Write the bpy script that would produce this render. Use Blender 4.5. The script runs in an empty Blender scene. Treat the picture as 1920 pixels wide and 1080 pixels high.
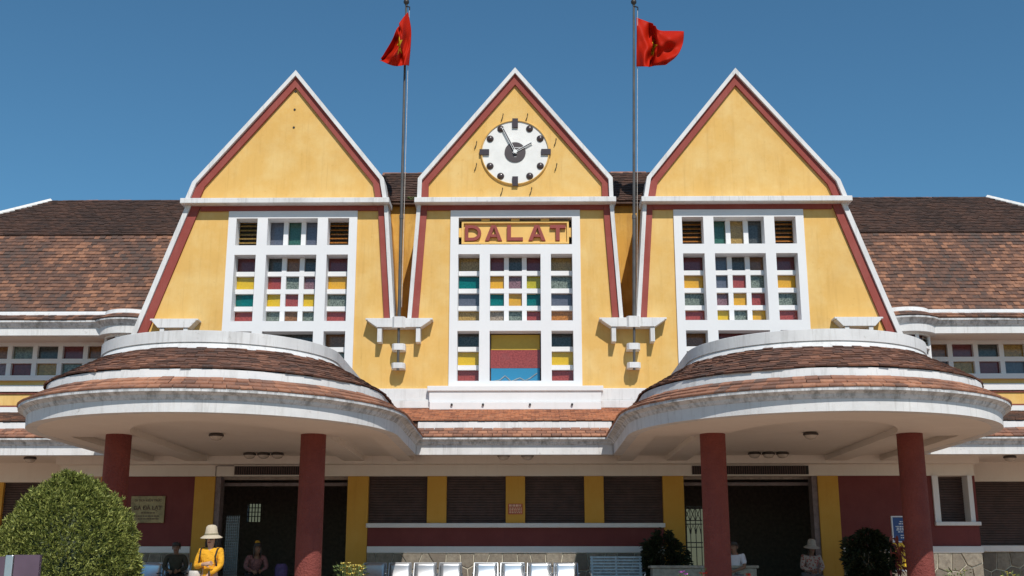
import bpy, bmesh, math, random
from mathutils import Vector, Matrix, noise

random.seed(7)
R = math.radians
C = bpy.context.scene.collection
S = bpy.context.scene

# ------------------------------------------------------------------ camera, sky, sun, exposure
cam_d = bpy.data.cameras.new('camera')
cam = bpy.data.objects.new('camera', cam_d); C.objects.link(cam)
cam_d.sensor_width = 36.0
cam_d.lens = 2153.7 * 36.0 / 1920.0
cam_d.clip_start = 0.1
cam_d.clip_end = 2000
cam.location = (0.24, 0.0, 0.95)
cam.rotation_euler = (R(90 + 13.95), 0, R(0.7))
S.camera = cam

SUN_EL, SUN_AZ = 47.2, 15.0          # azimuth measured from the facade's normal towards +X
sd = Vector((math.sin(R(SUN_AZ)) * math.cos(R(SUN_EL)), -math.cos(R(SUN_AZ)) * math.cos(R(SUN_EL)), math.sin(R(SUN_EL))))
w = bpy.data.worlds.new('World'); S.world = w; w.use_nodes = True
nt = w.node_tree
bg = nt.nodes['Background']
sky = nt.nodes.new('ShaderNodeTexSky'); sky.sky_type = 'NISHITA'; sky.sun_disc = False
sky.sun_elevation = R(SUN_EL); sky.sun_rotation = math.atan2(sd.x, sd.y)
sky.altitude = 0; sky.air_density = 1.0; sky.dust_density = 0.2; sky.ozone_density = 8.0
tint = nt.nodes.new('ShaderNodeMix'); tint.data_type = 'RGBA'; tint.blend_type = 'MULTIPLY'; tint.inputs[0].default_value = 1.0
tint.inputs[7].default_value = (0.80, 1.10, 1.0, 1)          # one even tint over the whole sky: the photograph's white balance
nt.links.new(sky.outputs[0], tint.inputs[6]); nt.links.new(tint.outputs[2], bg.inputs[0]); bg.inputs[1].default_value = 0.1
sun_d = bpy.data.lights.new('sun', 'SUN'); sun_d.energy = 3.95; sun_d.angle = R(0.5); sun_d.color = (1.0, 0.945, 0.875)
sun = bpy.data.objects.new('sun', sun_d); C.objects.link(sun)
sun.rotation_euler = sd.to_track_quat('Z', 'Y').to_euler(); sun.location = (20, -30, 40)
S.view_settings.view_transform = 'Standard'; S.view_settings.look = 'None'
S.view_settings.exposure = 0.0; S.view_settings.gamma = 1.0

# ------------------------------------------------------------------ materials
M = {}
def newmat(name):
    m = bpy.data.materials.new(name); m.use_nodes = True; M[name] = m
    n = m.node_tree
    return m, n, n.nodes['Principled BSDF']
def nd(n, t, **k):
    x = n.nodes.new(t)
    for a, b in k.items(): setattr(x, a, b)
    return x
def ramp(n, stops):
    r = n.nodes.new('ShaderNodeValToRGB'); e = r.color_ramp.elements
    while len(e) < len(stops): e.new(0.5)
    for i, (p, c) in enumerate(stops):
        e[i].position = p; e[i].color = (c[0], c[1], c[2], 1)
    return r
def pos_noise(n, scale, detail=6, rough=0.6, sc=(1, 1, 1), off=(0, 0, 0)):
    g = nd(n, 'ShaderNodeNewGeometry'); mp = nd(n, 'ShaderNodeMapping')
    mp.inputs['Scale'].default_value = sc; mp.inputs['Location'].default_value = off
    n.links.new(g.outputs['Position'], mp.inputs[0])
    t = nd(n, 'ShaderNodeTexNoise'); t.inputs['Scale'].default_value = scale
    t.inputs['Detail'].default_value = detail; t.inputs['Roughness'].default_value = rough
    n.links.new(mp.outputs[0], t.inputs['Vector'])
    return t
def mix(n, fac, a, b, mode='MIX'):
    x = nd(n, 'ShaderNodeMix', data_type='RGBA', blend_type=mode)
    if hasattr(fac, 'links'): n.links.new(fac, x.inputs[0])
    else: x.inputs[0].default_value = fac
    for v, i in ((a, 6), (b, 7)):
        if hasattr(v, 'links'): n.links.new(v, x.inputs[i])
        else: x.inputs[i].default_value = (v[0], v[1], v[2], 1)
    return x.outputs[2]
def fac(n, sock, lo, hi):
    r = ramp(n, [(lo, (0, 0, 0)), (hi, (1, 1, 1))]); n.links.new(sock, r.inputs[0]); return r.outputs[0]
def bump(n, b, sock, strength, dist=0.01):
    x = nd(n, 'ShaderNodeBump'); x.inputs['Strength'].default_value = strength; x.inputs['Distance'].default_value = dist
    n.links.new(sock, x.inputs['Height']); n.links.new(x.outputs[0], b.inputs['Normal'])

def plaster(name, col, pale, stain, rough=0.85, pale_lo=0.5, stain_lo=0.56, stain_amt=0.6, streak=0.4, bstr=0.25, bscale=60, bdist=0.01):
    m, n, b = newmat(name)
    a = pos_noise(n, 1.6, 7, 0.65)
    c1 = mix(n, fac(n, a.outputs[0], pale_lo - 0.08, pale_lo + 0.22), col, pale)
    s = pos_noise(n, 1.0, 6, 0.7, sc=(5.5, 5.5, 0.55), off=(3, 1, 2))
    sf = fac(n, s.outputs[0], stain_lo, stain_lo + 0.22)
    sm = nd(n, 'ShaderNodeMath', operation='MULTIPLY'); n.links.new(sf, sm.inputs[0]); sm.inputs[1].default_value = streak
    c2 = mix(n, sm.outputs[0], c1, stain)
    s2 = pos_noise(n, 1.0, 4, 0.6, sc=(17, 17, 0.8), off=(7, 5, 1))
    s2m = nd(n, 'ShaderNodeMath', operation='MULTIPLY'); n.links.new(fac(n, s2.outputs[0], 0.58, 0.72), s2m.inputs[0]); s2m.inputs[1].default_value = streak * 0.8
    c2 = mix(n, s2m.outputs[0], c2, stain)
    bl = pos_noise(n, 0.75, 5, 0.7, off=(2, 8, 5))
    blm = nd(n, 'ShaderNodeMath', operation='MULTIPLY'); n.links.new(fac(n, bl.outputs[0], 0.48, 0.70), blm.inputs[0]); blm.inputs[1].default_value = stain_amt * 0.35
    c2 = mix(n, blm.outputs[0], c2, stain)
    p = pos_noise(n, 7.0, 8, 0.75, off=(9, 4, 7))
    pf = fac(n, p.outputs[0], 0.60, 0.74)
    pm = nd(n, 'ShaderNodeMath', operation='MULTIPLY'); n.links.new(pf, pm.inputs[0]); pm.inputs[1].default_value = stain_amt
    c3 = mix(n, pm.outputs[0], c2, stain)
    n.links.new(c3, b.inputs['Base Color']); b.inputs['Roughness'].default_value = rough
    f = pos_noise(n, bscale, 4, 0.6)
    bump(n, b, f.outputs[0], bstr, bdist)
    return m

plaster('yellow', (0.725, 0.44, 0.125), (0.77, 0.53, 0.205), (0.49, 0.26, 0.06), stain_amt=0.62, streak=0.26, stain_lo=0.52, pale_lo=0.5)
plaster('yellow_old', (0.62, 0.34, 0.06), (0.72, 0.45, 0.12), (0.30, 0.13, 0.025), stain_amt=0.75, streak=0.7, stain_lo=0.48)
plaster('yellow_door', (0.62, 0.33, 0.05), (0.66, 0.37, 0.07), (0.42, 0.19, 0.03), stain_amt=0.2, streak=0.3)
plaster('red', (0.27, 0.052, 0.04), (0.31, 0.075, 0.06), (0.44, 0.20, 0.18), stain_amt=0.25, streak=0.15, bstr=0.15)
plaster('red_wall', (0.165, 0.036, 0.034), (0.20, 0.048, 0.044), (0.11, 0.027, 0.026), stain_amt=0.3, streak=0.3, bstr=0.3, bscale=45)
plaster('red_column', (0.19, 0.041, 0.033), (0.255, 0.06, 0.045), (0.14, 0.03, 0.026), stain_amt=0.6, streak=0.4, bstr=1.0, bscale=26, bdist=0.035)
plaster('white', (0.74, 0.735, 0.73), (0.78, 0.775, 0.77), (0.50, 0.48, 0.45), stain_amt=0.22, streak=0.16, bstr=0.2, stain_lo=0.6)
plaster('white_stained', (0.70, 0.695, 0.69), (0.76, 0.755, 0.74), (0.33, 0.315, 0.29), stain_amt=0.75, streak=0.52, bstr=0.35, stain_lo=0.53)
plaster('cove', (0.66, 0.665, 0.67), (0.74, 0.74, 0.74), (0.22, 0.22, 0.215), stain_amt=0.55, streak=0.95, bstr=0.35, stain_lo=0.46)
plaster('soffit', (0.78, 0.72, 0.65), (0.82, 0.76, 0.69), (0.58, 0.50, 0.43), stain_amt=0.35, streak=0.2, bstr=0.1)
plaster('window_white', (0.75, 0.75, 0.755), (0.78, 0.78, 0.785), (0.6, 0.59, 0.58), stain_amt=0.12, streak=0.1, bstr=0.1, stain_lo=0.62)

def tile_mat(name, dark, mid, hot, ash, by_object=False, darkness=0.0, speck=(0.40, 0.30, 0.24)):
    m, n, b = newmat(name)
    if by_object: r = nd(n, 'ShaderNodeObjectInfo').outputs['Random']
    else: r = nd(n, 'ShaderNodeNewGeometry').outputs['Random Per Island']
    big = pos_noise(n, 0.85, 5, 0.65, sc=(1, 0.5, 0.8))
    ad = nd(n, 'ShaderNodeMath', operation='MULTIPLY_ADD'); n.links.new(big.outputs[0], ad.inputs[0])
    ad.inputs[1].default_value = 1.5; ad.inputs[2].default_value = -0.45 - darkness
    a2 = nd(n, 'ShaderNodeMath', operation='MULTIPLY_ADD'); n.links.new(r, a2.inputs[0])
    a2.inputs[1].default_value = 0.52; n.links.new(ad.outputs[0], a2.inputs[2])
    rp = ramp(n, [(0.05, ash), (0.26, dark), (0.52, mid), (0.80, hot)])
    n.links.new(a2.outputs[0], rp.inputs[0])
    f = pos_noise(n, 16, 6, 0.7)
    c = mix(n, fac(n, f.outputs[0], 0.50, 0.72), rp.outputs[0], ash)
    c = mix(n, 0.75, rp.outputs[0], c)
    g = pos_noise(n, 30, 3, 0.6)
    c = mix(n, fac(n, g.outputs[0], 0.62, 0.75), c, speck)
    n.links.new(c, b.inputs['Base Color']); b.inputs['Roughness'].default_value = 0.9
    bump(n, b, pos_noise(n, 55, 4).outputs[0], 0.5, 0.008)
    return m
tile_mat('tile_lower', (0.102, 0.059, 0.045), (0.165, 0.081, 0.053), (0.33, 0.155, 0.088), (0.080, 0.058, 0.049), darkness=0.10, speck=(0.30, 0.17, 0.11))
tile_mat('tile_upper', (0.046, 0.025, 0.018), (0.064, 0.034, 0.024), (0.095, 0.046, 0.03), (0.034, 0.021, 0.017), speck=(0.13, 0.085, 0.06))
tile_mat('tile_steep', (0.115, 0.058, 0.041), (0.17, 0.077, 0.049), (0.30, 0.135, 0.08), (0.075, 0.045, 0.035), darkness=0.10, speck=(0.30, 0.18, 0.12))
tile_mat('tile_strip', (0.20, 0.10, 0.068), (0.33, 0.15, 0.09), (0.48, 0.225, 0.13), (0.145, 0.092, 0.072), by_object=True, darkness=0.02)
tile_mat('tile_centre', (0.26, 0.11, 0.065), (0.42, 0.17, 0.09), (0.56, 0.24, 0.12), (0.12, 0.075, 0.055), darkness=-0.05)

def simple(name, col, rough=0.6, metal=0.0, var=0.25, scale=12, bstr=0.0, bscale=60, spec=0.5, coat=0.0, bdist=0.006):
    m, n, b = newmat(name)
    t = pos_noise(n, scale, 5, 0.6)
    d = tuple(c * (1 - var) for c in col); l = tuple(min(1, c * (1 + var)) for c in col)
    n.links.new(mix(n, fac(n, t.outputs[0], 0.32, 0.68), d, l), b.inputs['Base Color'])
    b.inputs['Roughness'].default_value = rough; b.inputs['Metallic'].default_value = metal
    b.inputs['Specular IOR Level'].default_value = spec; b.inputs['Coat Weight'].default_value = coat
    if bstr: bump(n, b, pos_noise(n, bscale, 4).outputs[0], bstr, bdist)
    return m
simple('brown_line', (0.20, 0.055, 0.035), 0.8)
simple('shutter', (0.072, 0.042, 0.037), 0.7, scale=5)
simple('dark_metal', (0.028, 0.024, 0.022), 0.5)
simple('vent', (0.10, 0.06, 0.055), 0.7)
simple('deck', (0.10, 0.06, 0.045), 0.95)
simple('pole', (0.085, 0.082, 0.08), 0.55, metal=0.1, scale=3)
simple('steel', (0.62, 0.64, 0.66), 0.33, metal=0.9, var=0.06, scale=4)
simple('steel_dark', (0.20, 0.21, 0.22), 0.4, metal=0.8)
simple('blue_slat', (0.36, 0.46, 0.52), 0.55, var=0.15)
simple('brass', (0.27, 0.19, 0.09), 0.42, metal=0.6, var=0.3, scale=8)
simple('brass_text', (0.10, 0.05, 0.025), 0.6)
simple('clock_white', (0.77, 0.76, 0.73), 0.6, var=0.06, scale=3)
simple('clock_dark', (0.05, 0.032, 0.032), 0.30, var=0.1, coat=0.3)
simple('clock_hub', (0.05, 0.034, 0.036), 0.45, var=0.1)
simple('hand_white', (0.8, 0.8, 0.78), 0.4, var=0.02)
simple('sign_yellow', (0.78, 0.49, 0.15), 0.8, var=0.06, scale=3)
simple('sign_red', (0.27, 0.05, 0.04), 0.7, var=0.08)
simple('interior', (0.36, 0.29, 0.25), 0.9)
simple('jamb_grey', (0.22, 0.17, 0.17), 0.8)
simple('mortar', (0.62, 0.57, 0.45), 0.95, bstr=0.5)
simple('stone_counter', (0.36, 0.34, 0.29), 0.85, bstr=0.2)
simple('blue_sign', (0.02, 0.06, 0.22), 0.4, var=0.05)
simple('sign_white', (0.75, 0.76, 0.78), 0.5, var=0.03)
simple('panel_yellow', (0.85, 0.52, 0.02), 0.45, var=0.05)
simple('panel_mustard', (0.52, 0.34, 0.03), 0.45, var=0.05)
simple('steel_dull', (0.42, 0.43, 0.45), 0.42, metal=0.8, var=0.06, scale=4)
simple('notice_red', (0.48, 0.10, 0.035), 0.6, var=0.2)
simple('notice_text', (0.75, 0.5, 0.35), 0.6, var=0.1)
simple('board_purple', (0.11, 0.07, 0.10), 0.22, var=0.25, scale=2)
simple('lamp_metal', (0.06, 0.05, 0.045), 0.4)
simple('lamp_glass', (0.55, 0.50, 0.44), 0.25, var=0.1)
simple('black', (0.012, 0.011, 0.011), 0.6)
simple('skin', (0.52, 0.31, 0.21), 0.55, var=0.06, scale=20)
simple('skin_dark', (0.26, 0.14, 0.09), 0.55, var=0.06, scale=20)
simple('hair', (0.022, 0.013, 0.011), 0.45)
simple('hat_straw', (0.54, 0.45, 0.32), 0.85, var=0.08, scale=40, bstr=0.3, bscale=150)
simple('hat_grey', (0.40, 0.36, 0.32), 0.9, var=0.08, scale=40)
simple('hat_band', (0.34, 0.29, 0.18), 0.8)
simple('shirt_yellow', (0.80, 0.38, 0.015), 0.85, var=0.08, scale=14, bstr=1.0, bscale=16, bdist=0.03)
simple('shirt_dark', (0.05, 0.045, 0.03), 0.9)
simple('shirt_white', (0.68, 0.70, 0.78), 0.8, var=0.05)
simple('shirt_pink', (0.22, 0.10, 0.10), 0.85, var=0.6, scale=30)
simple('trousers_black', (0.016, 0.017, 0.022), 0.8)
simple('trousers_grey', (0.20, 0.20, 0.22), 0.8)
simple('tote', (0.58, 0.53, 0.47), 0.85)
simple('bag_purple', (0.08, 0.05, 0.16), 0.7)
simple('hair_tie', (0.55, 0.28, 0.02), 0.7)
simple('bark', (0.09, 0.06, 0.045), 0.9, bstr=0.5)
simple('pot', (0.07, 0.05, 0.045), 0.8)
simple('ridge_white', (0.74, 0.73, 0.70), 0.9, var=0.15, bstr=0.4)
simple('ridge_red', (0.30, 0.15, 0.105), 0.9, var=0.4, scale=6, bstr=0.4)
simple('pane_clear', (0.5, 0.55, 0.6), 0.1, var=0.1)
simple('platform_wall', (0.10, 0.115, 0.075), 0.8, var=0.05)

m, n, b = newmat('floral')
v = nd(n, 'ShaderNodeTexVoronoi'); v.inputs['Scale'].default_value = 22
tc = nd(n, 'ShaderNodeTexCoord'); n.links.new(tc.outputs['Object'], v.inputs['Vector'])
rp = ramp(n, [(0.0, (0.25, 0.05, 0.05)), (0.35, (0.35, 0.10, 0.09)), (0.45, (0.42, 0.37, 0.33)), (1.0, (0.40, 0.36, 0.33))])
n.links.new(v.outputs['Distance'], rp.inputs[0]); n.links.new(rp.outputs[0], b.inputs['Base Color']); b.inputs['Roughness'].default_value = 0.85

m, n, b = newmat('stone')
r = nd(n, 'ShaderNodeObjectInfo').outputs['Random']
rp = ramp(n, [(0.0, (0.20, 0.17, 0.135)), (0.5, (0.29, 0.255, 0.20)), (1.0, (0.36, 0.32, 0.255))]); n.links.new(r, rp.inputs[0])
t = pos_noise(n, 9, 8, 0.75)
n.links.new(mix(n, fac(n, t.outputs[0], 0.35, 0.7), rp.outputs[0], (0.15, 0.125, 0.10), 'MIX'), b.inputs['Base Color'])
b.inputs['Roughness'].default_value = 0.95; bump(n, b, pos_noise(n, 25, 8, 0.7).outputs[0], 0.8, 0.015)

m, n, b = newmat('paving')
t = nd(n, 'ShaderNodeTexBrick'); g = nd(n, 'ShaderNodeNewGeometry'); n.links.new(g.outputs['Position'], t.inputs['Vector'])
t.inputs['Scale'].default_value = 2.5; t.inputs['Color1'].default_value = (0.42, 0.285, 0.20, 1); t.inputs['Color2'].default_value = (0.36, 0.24, 0.165, 1)
t.inputs['Mortar'].default_value = (0.19, 0.16, 0.13, 1)
p = pos_noise(n, 0.7, 8, 0.7)
n.links.new(mix(n, fac(n, p.outputs[0], 0.35, 0.75), t.outputs[0], (0.33, 0.225, 0.155)), b.inputs['Base Color']); b.inputs['Roughness'].default_value = 0.9

def pane_mat(name, col, patt=0.35):
    m, n, b = newmat('pane_' + name)
    t = pos_noise(n, 26, 6, 0.75); q = pos_noise(n, 3, 4, 0.6, off=(5, 2, 8))
    d = tuple(c * (1 - patt) for c in col); l = tuple(min(1, c * (1 + 0.5 * patt) + 0.02 * patt) for c in col)
    c = mix(n, fac(n, t.outputs[0], 0.38, 0.62), d, l)
    c = mix(n, fac(n, q.outputs[0], 0.55, 0.8), c, tuple(x * 0.7 + 0.03 for x in col))
    n.links.new(c, b.inputs['Base Color']); b.inputs['Roughness'].default_value = 0.09; b.inputs['Specular IOR Level'].default_value = 0.5
    bump(n, b, t.outputs[0], 0.15, 0.004)
for k, c, p in (('maroon', (0.15, 0.032, 0.036), .3), ('red', (0.30, 0.055, 0.046), .35), ('yellow', (0.62, 0.41, 0.02), .12), ('orange', (0.62, 0.33, 0.025), .14),
                ('teal', (0.0, 0.13, 0.122), .3), ('slate', (0.10, 0.11, 0.145), .25), ('greygreen', (0.17, 0.20, 0.165), .75), ('darkgrey', (0.06, 0.063, 0.06), .5),
                ('brown', (0.22, 0.095, 0.034), .4), ('ochre', (0.35, 0.22, 0.06), .5), ('mauve', (0.21, 0.115, 0.13), .5), ('green', (0.035, 0.11, 0.08), .4),
                ('olive', (0.40, 0.35, 0.02), .2), ('rust', (0.40, 0.15, 0.025), .5), ('beige', (0.30, 0.24, 0.18), .6)):
    pane_mat(k, c, p)
m, n, b = newmat('panel_blue')
b.inputs['Base Color'].default_value = (0.02, 0.21, 0.38, 1); b.inputs['Roughness'].default_value = 0.4

def leaf_mat(name, stops, rough=0.55, trans=0.15):
    m, n, b = newmat(name)
    r = nd(n, 'ShaderNodeNewGeometry').outputs['Random Per Island']
    rp = ramp(n, stops); n.links.new(r, rp.inputs[0]); n.links.new(rp.outputs[0], b.inputs['Base Color'])
    b.inputs['Roughness'].default_value = rough; b.inputs['Specular IOR Level'].default_value = 0.3
leaf_mat('leaf_bush', [(0, (0.06, 0.078, 0.014)), (0.5, (0.145, 0.168, 0.03)), (1, (0.37, 0.385, 0.10))])
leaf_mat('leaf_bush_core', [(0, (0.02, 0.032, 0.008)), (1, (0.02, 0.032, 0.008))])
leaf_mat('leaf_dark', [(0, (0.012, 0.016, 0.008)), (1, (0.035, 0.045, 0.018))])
leaf_mat('leaf_red', [(0, (0.10, 0.02, 0.018)), (1, (0.26, 0.06, 0.04))])
leaf_mat('leaf_plant', [(0, (0.05, 0.08, 0.02)), (1, (0.16, 0.20, 0.06))])
leaf_mat('petal_yellow', [(0, (0.75, 0.55, 0.03)), (1, (0.85, 0.75, 0.30))])
leaf_mat('petal_purple', [(0, (0.30, 0.06, 0.35)), (1, (0.50, 0.14, 0.50))])
leaf_mat('petal_red', [(0, (0.55, 0.02, 0.02)), (1, (0.70, 0.08, 0.05))])

# flag cloth: red with a yellow five-pointed star, drawn in the cloth's own UV space
m, n, b = newmat('flag_cloth')
at = nd(n, 'ShaderNodeAttribute', attribute_name='star'); 
st = nd(n, 'ShaderNodeMath', operation='GREATER_THAN'); n.links.new(at.outputs['Fac'], st.inputs[0]); st.inputs[1].default_value = 0.5
n.links.new(mix(n, st.outputs[0], (0.58, 0.020, 0.004), (0.80, 0.52, 0.02)), b.inputs['Base Color'])
b.inputs['Roughness'].default_value = 0.6; b.inputs['Specular IOR Level'].default_value = 0.15
tr = nd(n, 'ShaderNodeBsdfTranslucent'); n.links.new(b.inputs['Base Color'].links[0].from_socket, tr.inputs[0])
ms = nd(n, 'ShaderNodeMixShader'); ms.inputs[0].default_value = 0.3
n.links.new(b.outputs[0], ms.inputs[1]); n.links.new(tr.outputs[0], ms.inputs[2]); n.links.new(ms.outputs[0], n.nodes['Material Output'].inputs[0])

# ------------------------------------------------------------------ mesh helpers
class MB:
    def __init__(s): s.v = []; s.f = []
    def box(s, x0, x1, y0, y1, z0, z1):
        b = len(s.v)
        s.v += [(x0, y0, z0), (x1, y0, z0), (x1, y1, z0), (x0, y1, z0), (x0, y0, z1), (x1, y0, z1), (x1, y1, z1), (x0, y1, z1)]
        s.f += [tuple(b + i for i in q) for q in ((0, 3, 2, 1), (4, 5, 6, 7), (0, 1, 5, 4), (1, 2, 6, 5), (2, 3, 7, 6), (3, 0, 4, 7))]
        return s
    def obox(s, c, ax, ay, az, hx, hy, hz):
        b = len(s.v); c = Vector(c)
        for dz in (-1, 1):
            for dx, dy in ((-1, -1), (1, -1), (1, 1), (-1, 1)):
                s.v.append(tuple(c + ax * hx * dx + ay * hy * dy + az * hz * dz))
        s.f += [tuple(b + i for i in q) for q in ((0, 3, 2, 1), (4, 5, 6, 7), (0, 1, 5, 4), (1, 2, 6, 5), (2, 3, 7, 6), (3, 0, 4, 7))]
        return s
    def prism(s, poly, y0, y1):
        # polygon of (x, z), extruded in y
        a = sum(poly[i][0] * poly[(i + 1) % len(poly)][1] - poly[(i + 1) % len(poly)][0] * poly[i][1] for i in range(len(poly)))
        if a < 0: poly = poly[::-1]
        b = len(s.v); k = len(poly)
        s.v += [(x, y0, z) for x, z in poly] + [(x, y1, z) for x, z in poly]
        s.f.append(tuple(range(b, b + k))); s.f.append(tuple(range(b + 2 * k - 1, b + k - 1, -1)))
        for i in range(k):
            j = (i + 1) % k; s.f.append((b + i, b + k + i, b + k + j, b + j))
        return s
    def slab(s, poly, z0, z1):
        # polygon of (x, y), extruded in z
        a = sum(poly[i][0] * poly[(i + 1) % len(poly)][1] - poly[(i + 1) % len(poly)][0] * poly[i][1] for i in range(len(poly)))
        if a < 0: poly = poly[::-1]
        b = len(s.v); k = len(poly)
        s.v += [(x, y, z0) for x, y in poly] + [(x, y, z1) for x, y in poly]
        s.f.append(tuple(range(b + k - 1, b - 1, -1))); s.f.append(tuple(range(b + k, b + 2 * k)))
        for i in range(k):
            j = (i + 1) % k; s.f.append((b + i, b + j, b + k + j, b + k + i))
        return s
    def band(s, outer, inner, y0, y1):
        # strip between two open polylines of (x, z)
        for i in range(len(outer) - 1):
            s.prism([outer[i], outer[i + 1], inner[i + 1], inner[i]], y0, y1)
        return s
    def grid(s, rows, close_u=False, close_v=False):
        b = len(s.v); nr = len(rows); nc = len(rows[0])
        for r_ in rows: s.v += [tuple(p) for p in r_]
        for i in range(nr if close_v else nr - 1):
            for j in range(nc if close_u else nc - 1):
                i2 = (i + 1) % nr; j2 = (j + 1) % nc
                s.f.append((b + i * nc + j, b + i * nc + j2, b + i2 * nc + j2, b + i2 * nc + j))
        return s
    def tube(s, pts, rad, k=8, cap=True):
        pts = [Vector(p) for p in pts]
        if not isinstance(rad, (list, tuple)): rad = [rad] * len(pts)
        rows = []
        for i, p in enumerate(pts):
            d = (pts[min(i + 1, len(pts) - 1)] - pts[max(i - 1, 0)]).normalized()
            a = d.orthogonal().normalized() if i == 0 else (a - d * a.dot(d)).normalized()
            c = d.cross(a)
            rows.append([p + (a * math.cos(2 * math.pi * j / k) + c * math.sin(2 * math.pi * j / k)) * rad[i] for j in range(k)])
        b = len(s.v); s.grid(rows, close_u=True)
        if cap:
            s.f.append(tuple(range(b + k - 1, b - 1, -1))); s.f.append(tuple(range(b + (len(pts) - 1) * k, b + len(pts) * k)))
        return s
    def lathe(s, prof, k=24, c=(0, 0, 0)):
        rows = [[(c[0] + r_ * math.cos(2 * math.pi * j / k), c[1] + r_ * math.sin(2 * math.pi * j / k), c[2] + z) for j in range(k)] for r_, z in prof]
        b = len(s.v); s.grid(rows, close_u=True)
        if prof[0][0] > 1e-4: s.f.append(tuple(range(b + k - 1, b - 1, -1)))
        if prof[-1][0] > 1e-4: s.f.append(tuple(range(b + (len(prof) - 1) * k, b + len(prof) * k)))
        return s
    def tile(s, p, u, v, nn, wd, ln, t):
        b = len(s.v); lo0 = p - u * wd / 2; lo1 = p + u * wd / 2
        s.v += [tuple(q) for q in (lo0, lo1, lo1 + nn * t, lo0 + nn * t, lo1 + v * ln + nn * t * 0.25, lo0 + v * ln + nn * t * 0.25, lo1 + v * ln, lo0 + v * ln)]
        s.f += [(b, b + 1, b + 2, b + 3), (b + 3, b + 2, b + 4, b + 5), (b + 1, b + 6, b + 4, b + 2), (b, b + 3, b + 5, b + 7)]
    def mesh(s, name, smooth=None):
        me = bpy.data.meshes.new(name); me.from_pydata(s.v, [], s.f); me.update()
        if smooth is not None:
            for p in me.polygons: p.use_smooth = True
            me.set_sharp_from_angle(angle=R(smooth))
        return me
    def build(s, name, mat, parent=None, local=False, smooth=None, fix=False):
        me = s.mesh(name, smooth)
        if fix:
            bm = bmesh.new(); bm.from_mesh(me); bmesh.ops.recalc_face_normals(bm, faces=bm.faces); bm.to_mesh(me); bm.free()
        return put(name, me, mat, parent, local)

WM = {}
def put(name, me, mat, parent=None, local=False, mw=None):
    o = bpy.data.objects.new(name, me); C.objects.link(o)
    if mat is not None and not len(me.materials): me.materials.append(M[mat])
    attach(o, parent, local, mw); return o
def attach(o, parent, local=False, mw=None):
    mw = mw if mw is not None else Matrix.Identity(4)
    if parent is not None:
        o.parent = parent
        if not local: o.matrix_parent_inverse = WM[parent.name].inverted()
        WM[o.name] = (WM[parent.name] @ mw) if local else mw
    else: WM[o.name] = mw
    o.matrix_basis = mw
def thing(name, label, cat, loc=(0, 0, 0), rz=0, group=None):
    o = bpy.data.objects.new(name, None); C.objects.link(o); o.empty_display_size = 0.3
    mw = Matrix.Translation(loc) @ Matrix.Rotation(rz, 4, 'Z'); o.matrix_basis = mw; WM[o.name] = mw
    return tag(o, label, cat, group)
def tag(o, label, cat, group=None):
    o['label'] = label; o['category'] = cat
    if group: o['group'] = group
    return o
def struct(o): o['kind'] = 'structure'; return o
def stuff(o): o['kind'] = 'stuff'; return o
def bevel(o, wd=0.012, seg=2):
    b = o.modifiers.new('bevel', 'BEVEL'); b.width = wd; b.segments = seg; b.limit_method = 'ANGLE'; b.angle_limit = R(40)
    return o
def text_mesh(txt, size, depth, bold=0.0):
    cu = bpy.data.curves.new('t', 'FONT'); cu.body = txt; cu.size = size; cu.extrude = depth; cu.align_x = 'CENTER'; cu.align_y = 'CENTER'; cu.offset = bold
    o = bpy.data.objects.new('t', cu); C.objects.link(o)
    dg = bpy.context.evaluated_depsgraph_get(); dg.update()
    me = bpy.data.meshes.new_from_object(o.evaluated_get(dg)); bpy.data.objects.remove(o); me.materials.clear()
    return me
FACE = Matrix.Rotation(R(90), 4, 'X')      # lays text upright, readable from -Y

# ------------------------------------------------------------------ ground
g = struct(MB().box(-300, 300, -200, 400, -0.5, 0.0).build('ground', 'paving'))
t = MB(); t.box(-19, 19, 23.35, 34, 0.0, 0.35); t.box(-19, 19, 23.0, 23.35, 0.0, 0.175)
struct(t.build('station_terrace', 'paving'))

# ------------------------------------------------------------------ the station
FY = 25.85           # facade plane
WY = 27.2            # wing wall plane
ST = thing('station_building', 'yellow railway station with three steep gables, white trim, tiled roofs and two rounded porticos', 'building', (0, FY, 0))

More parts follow.
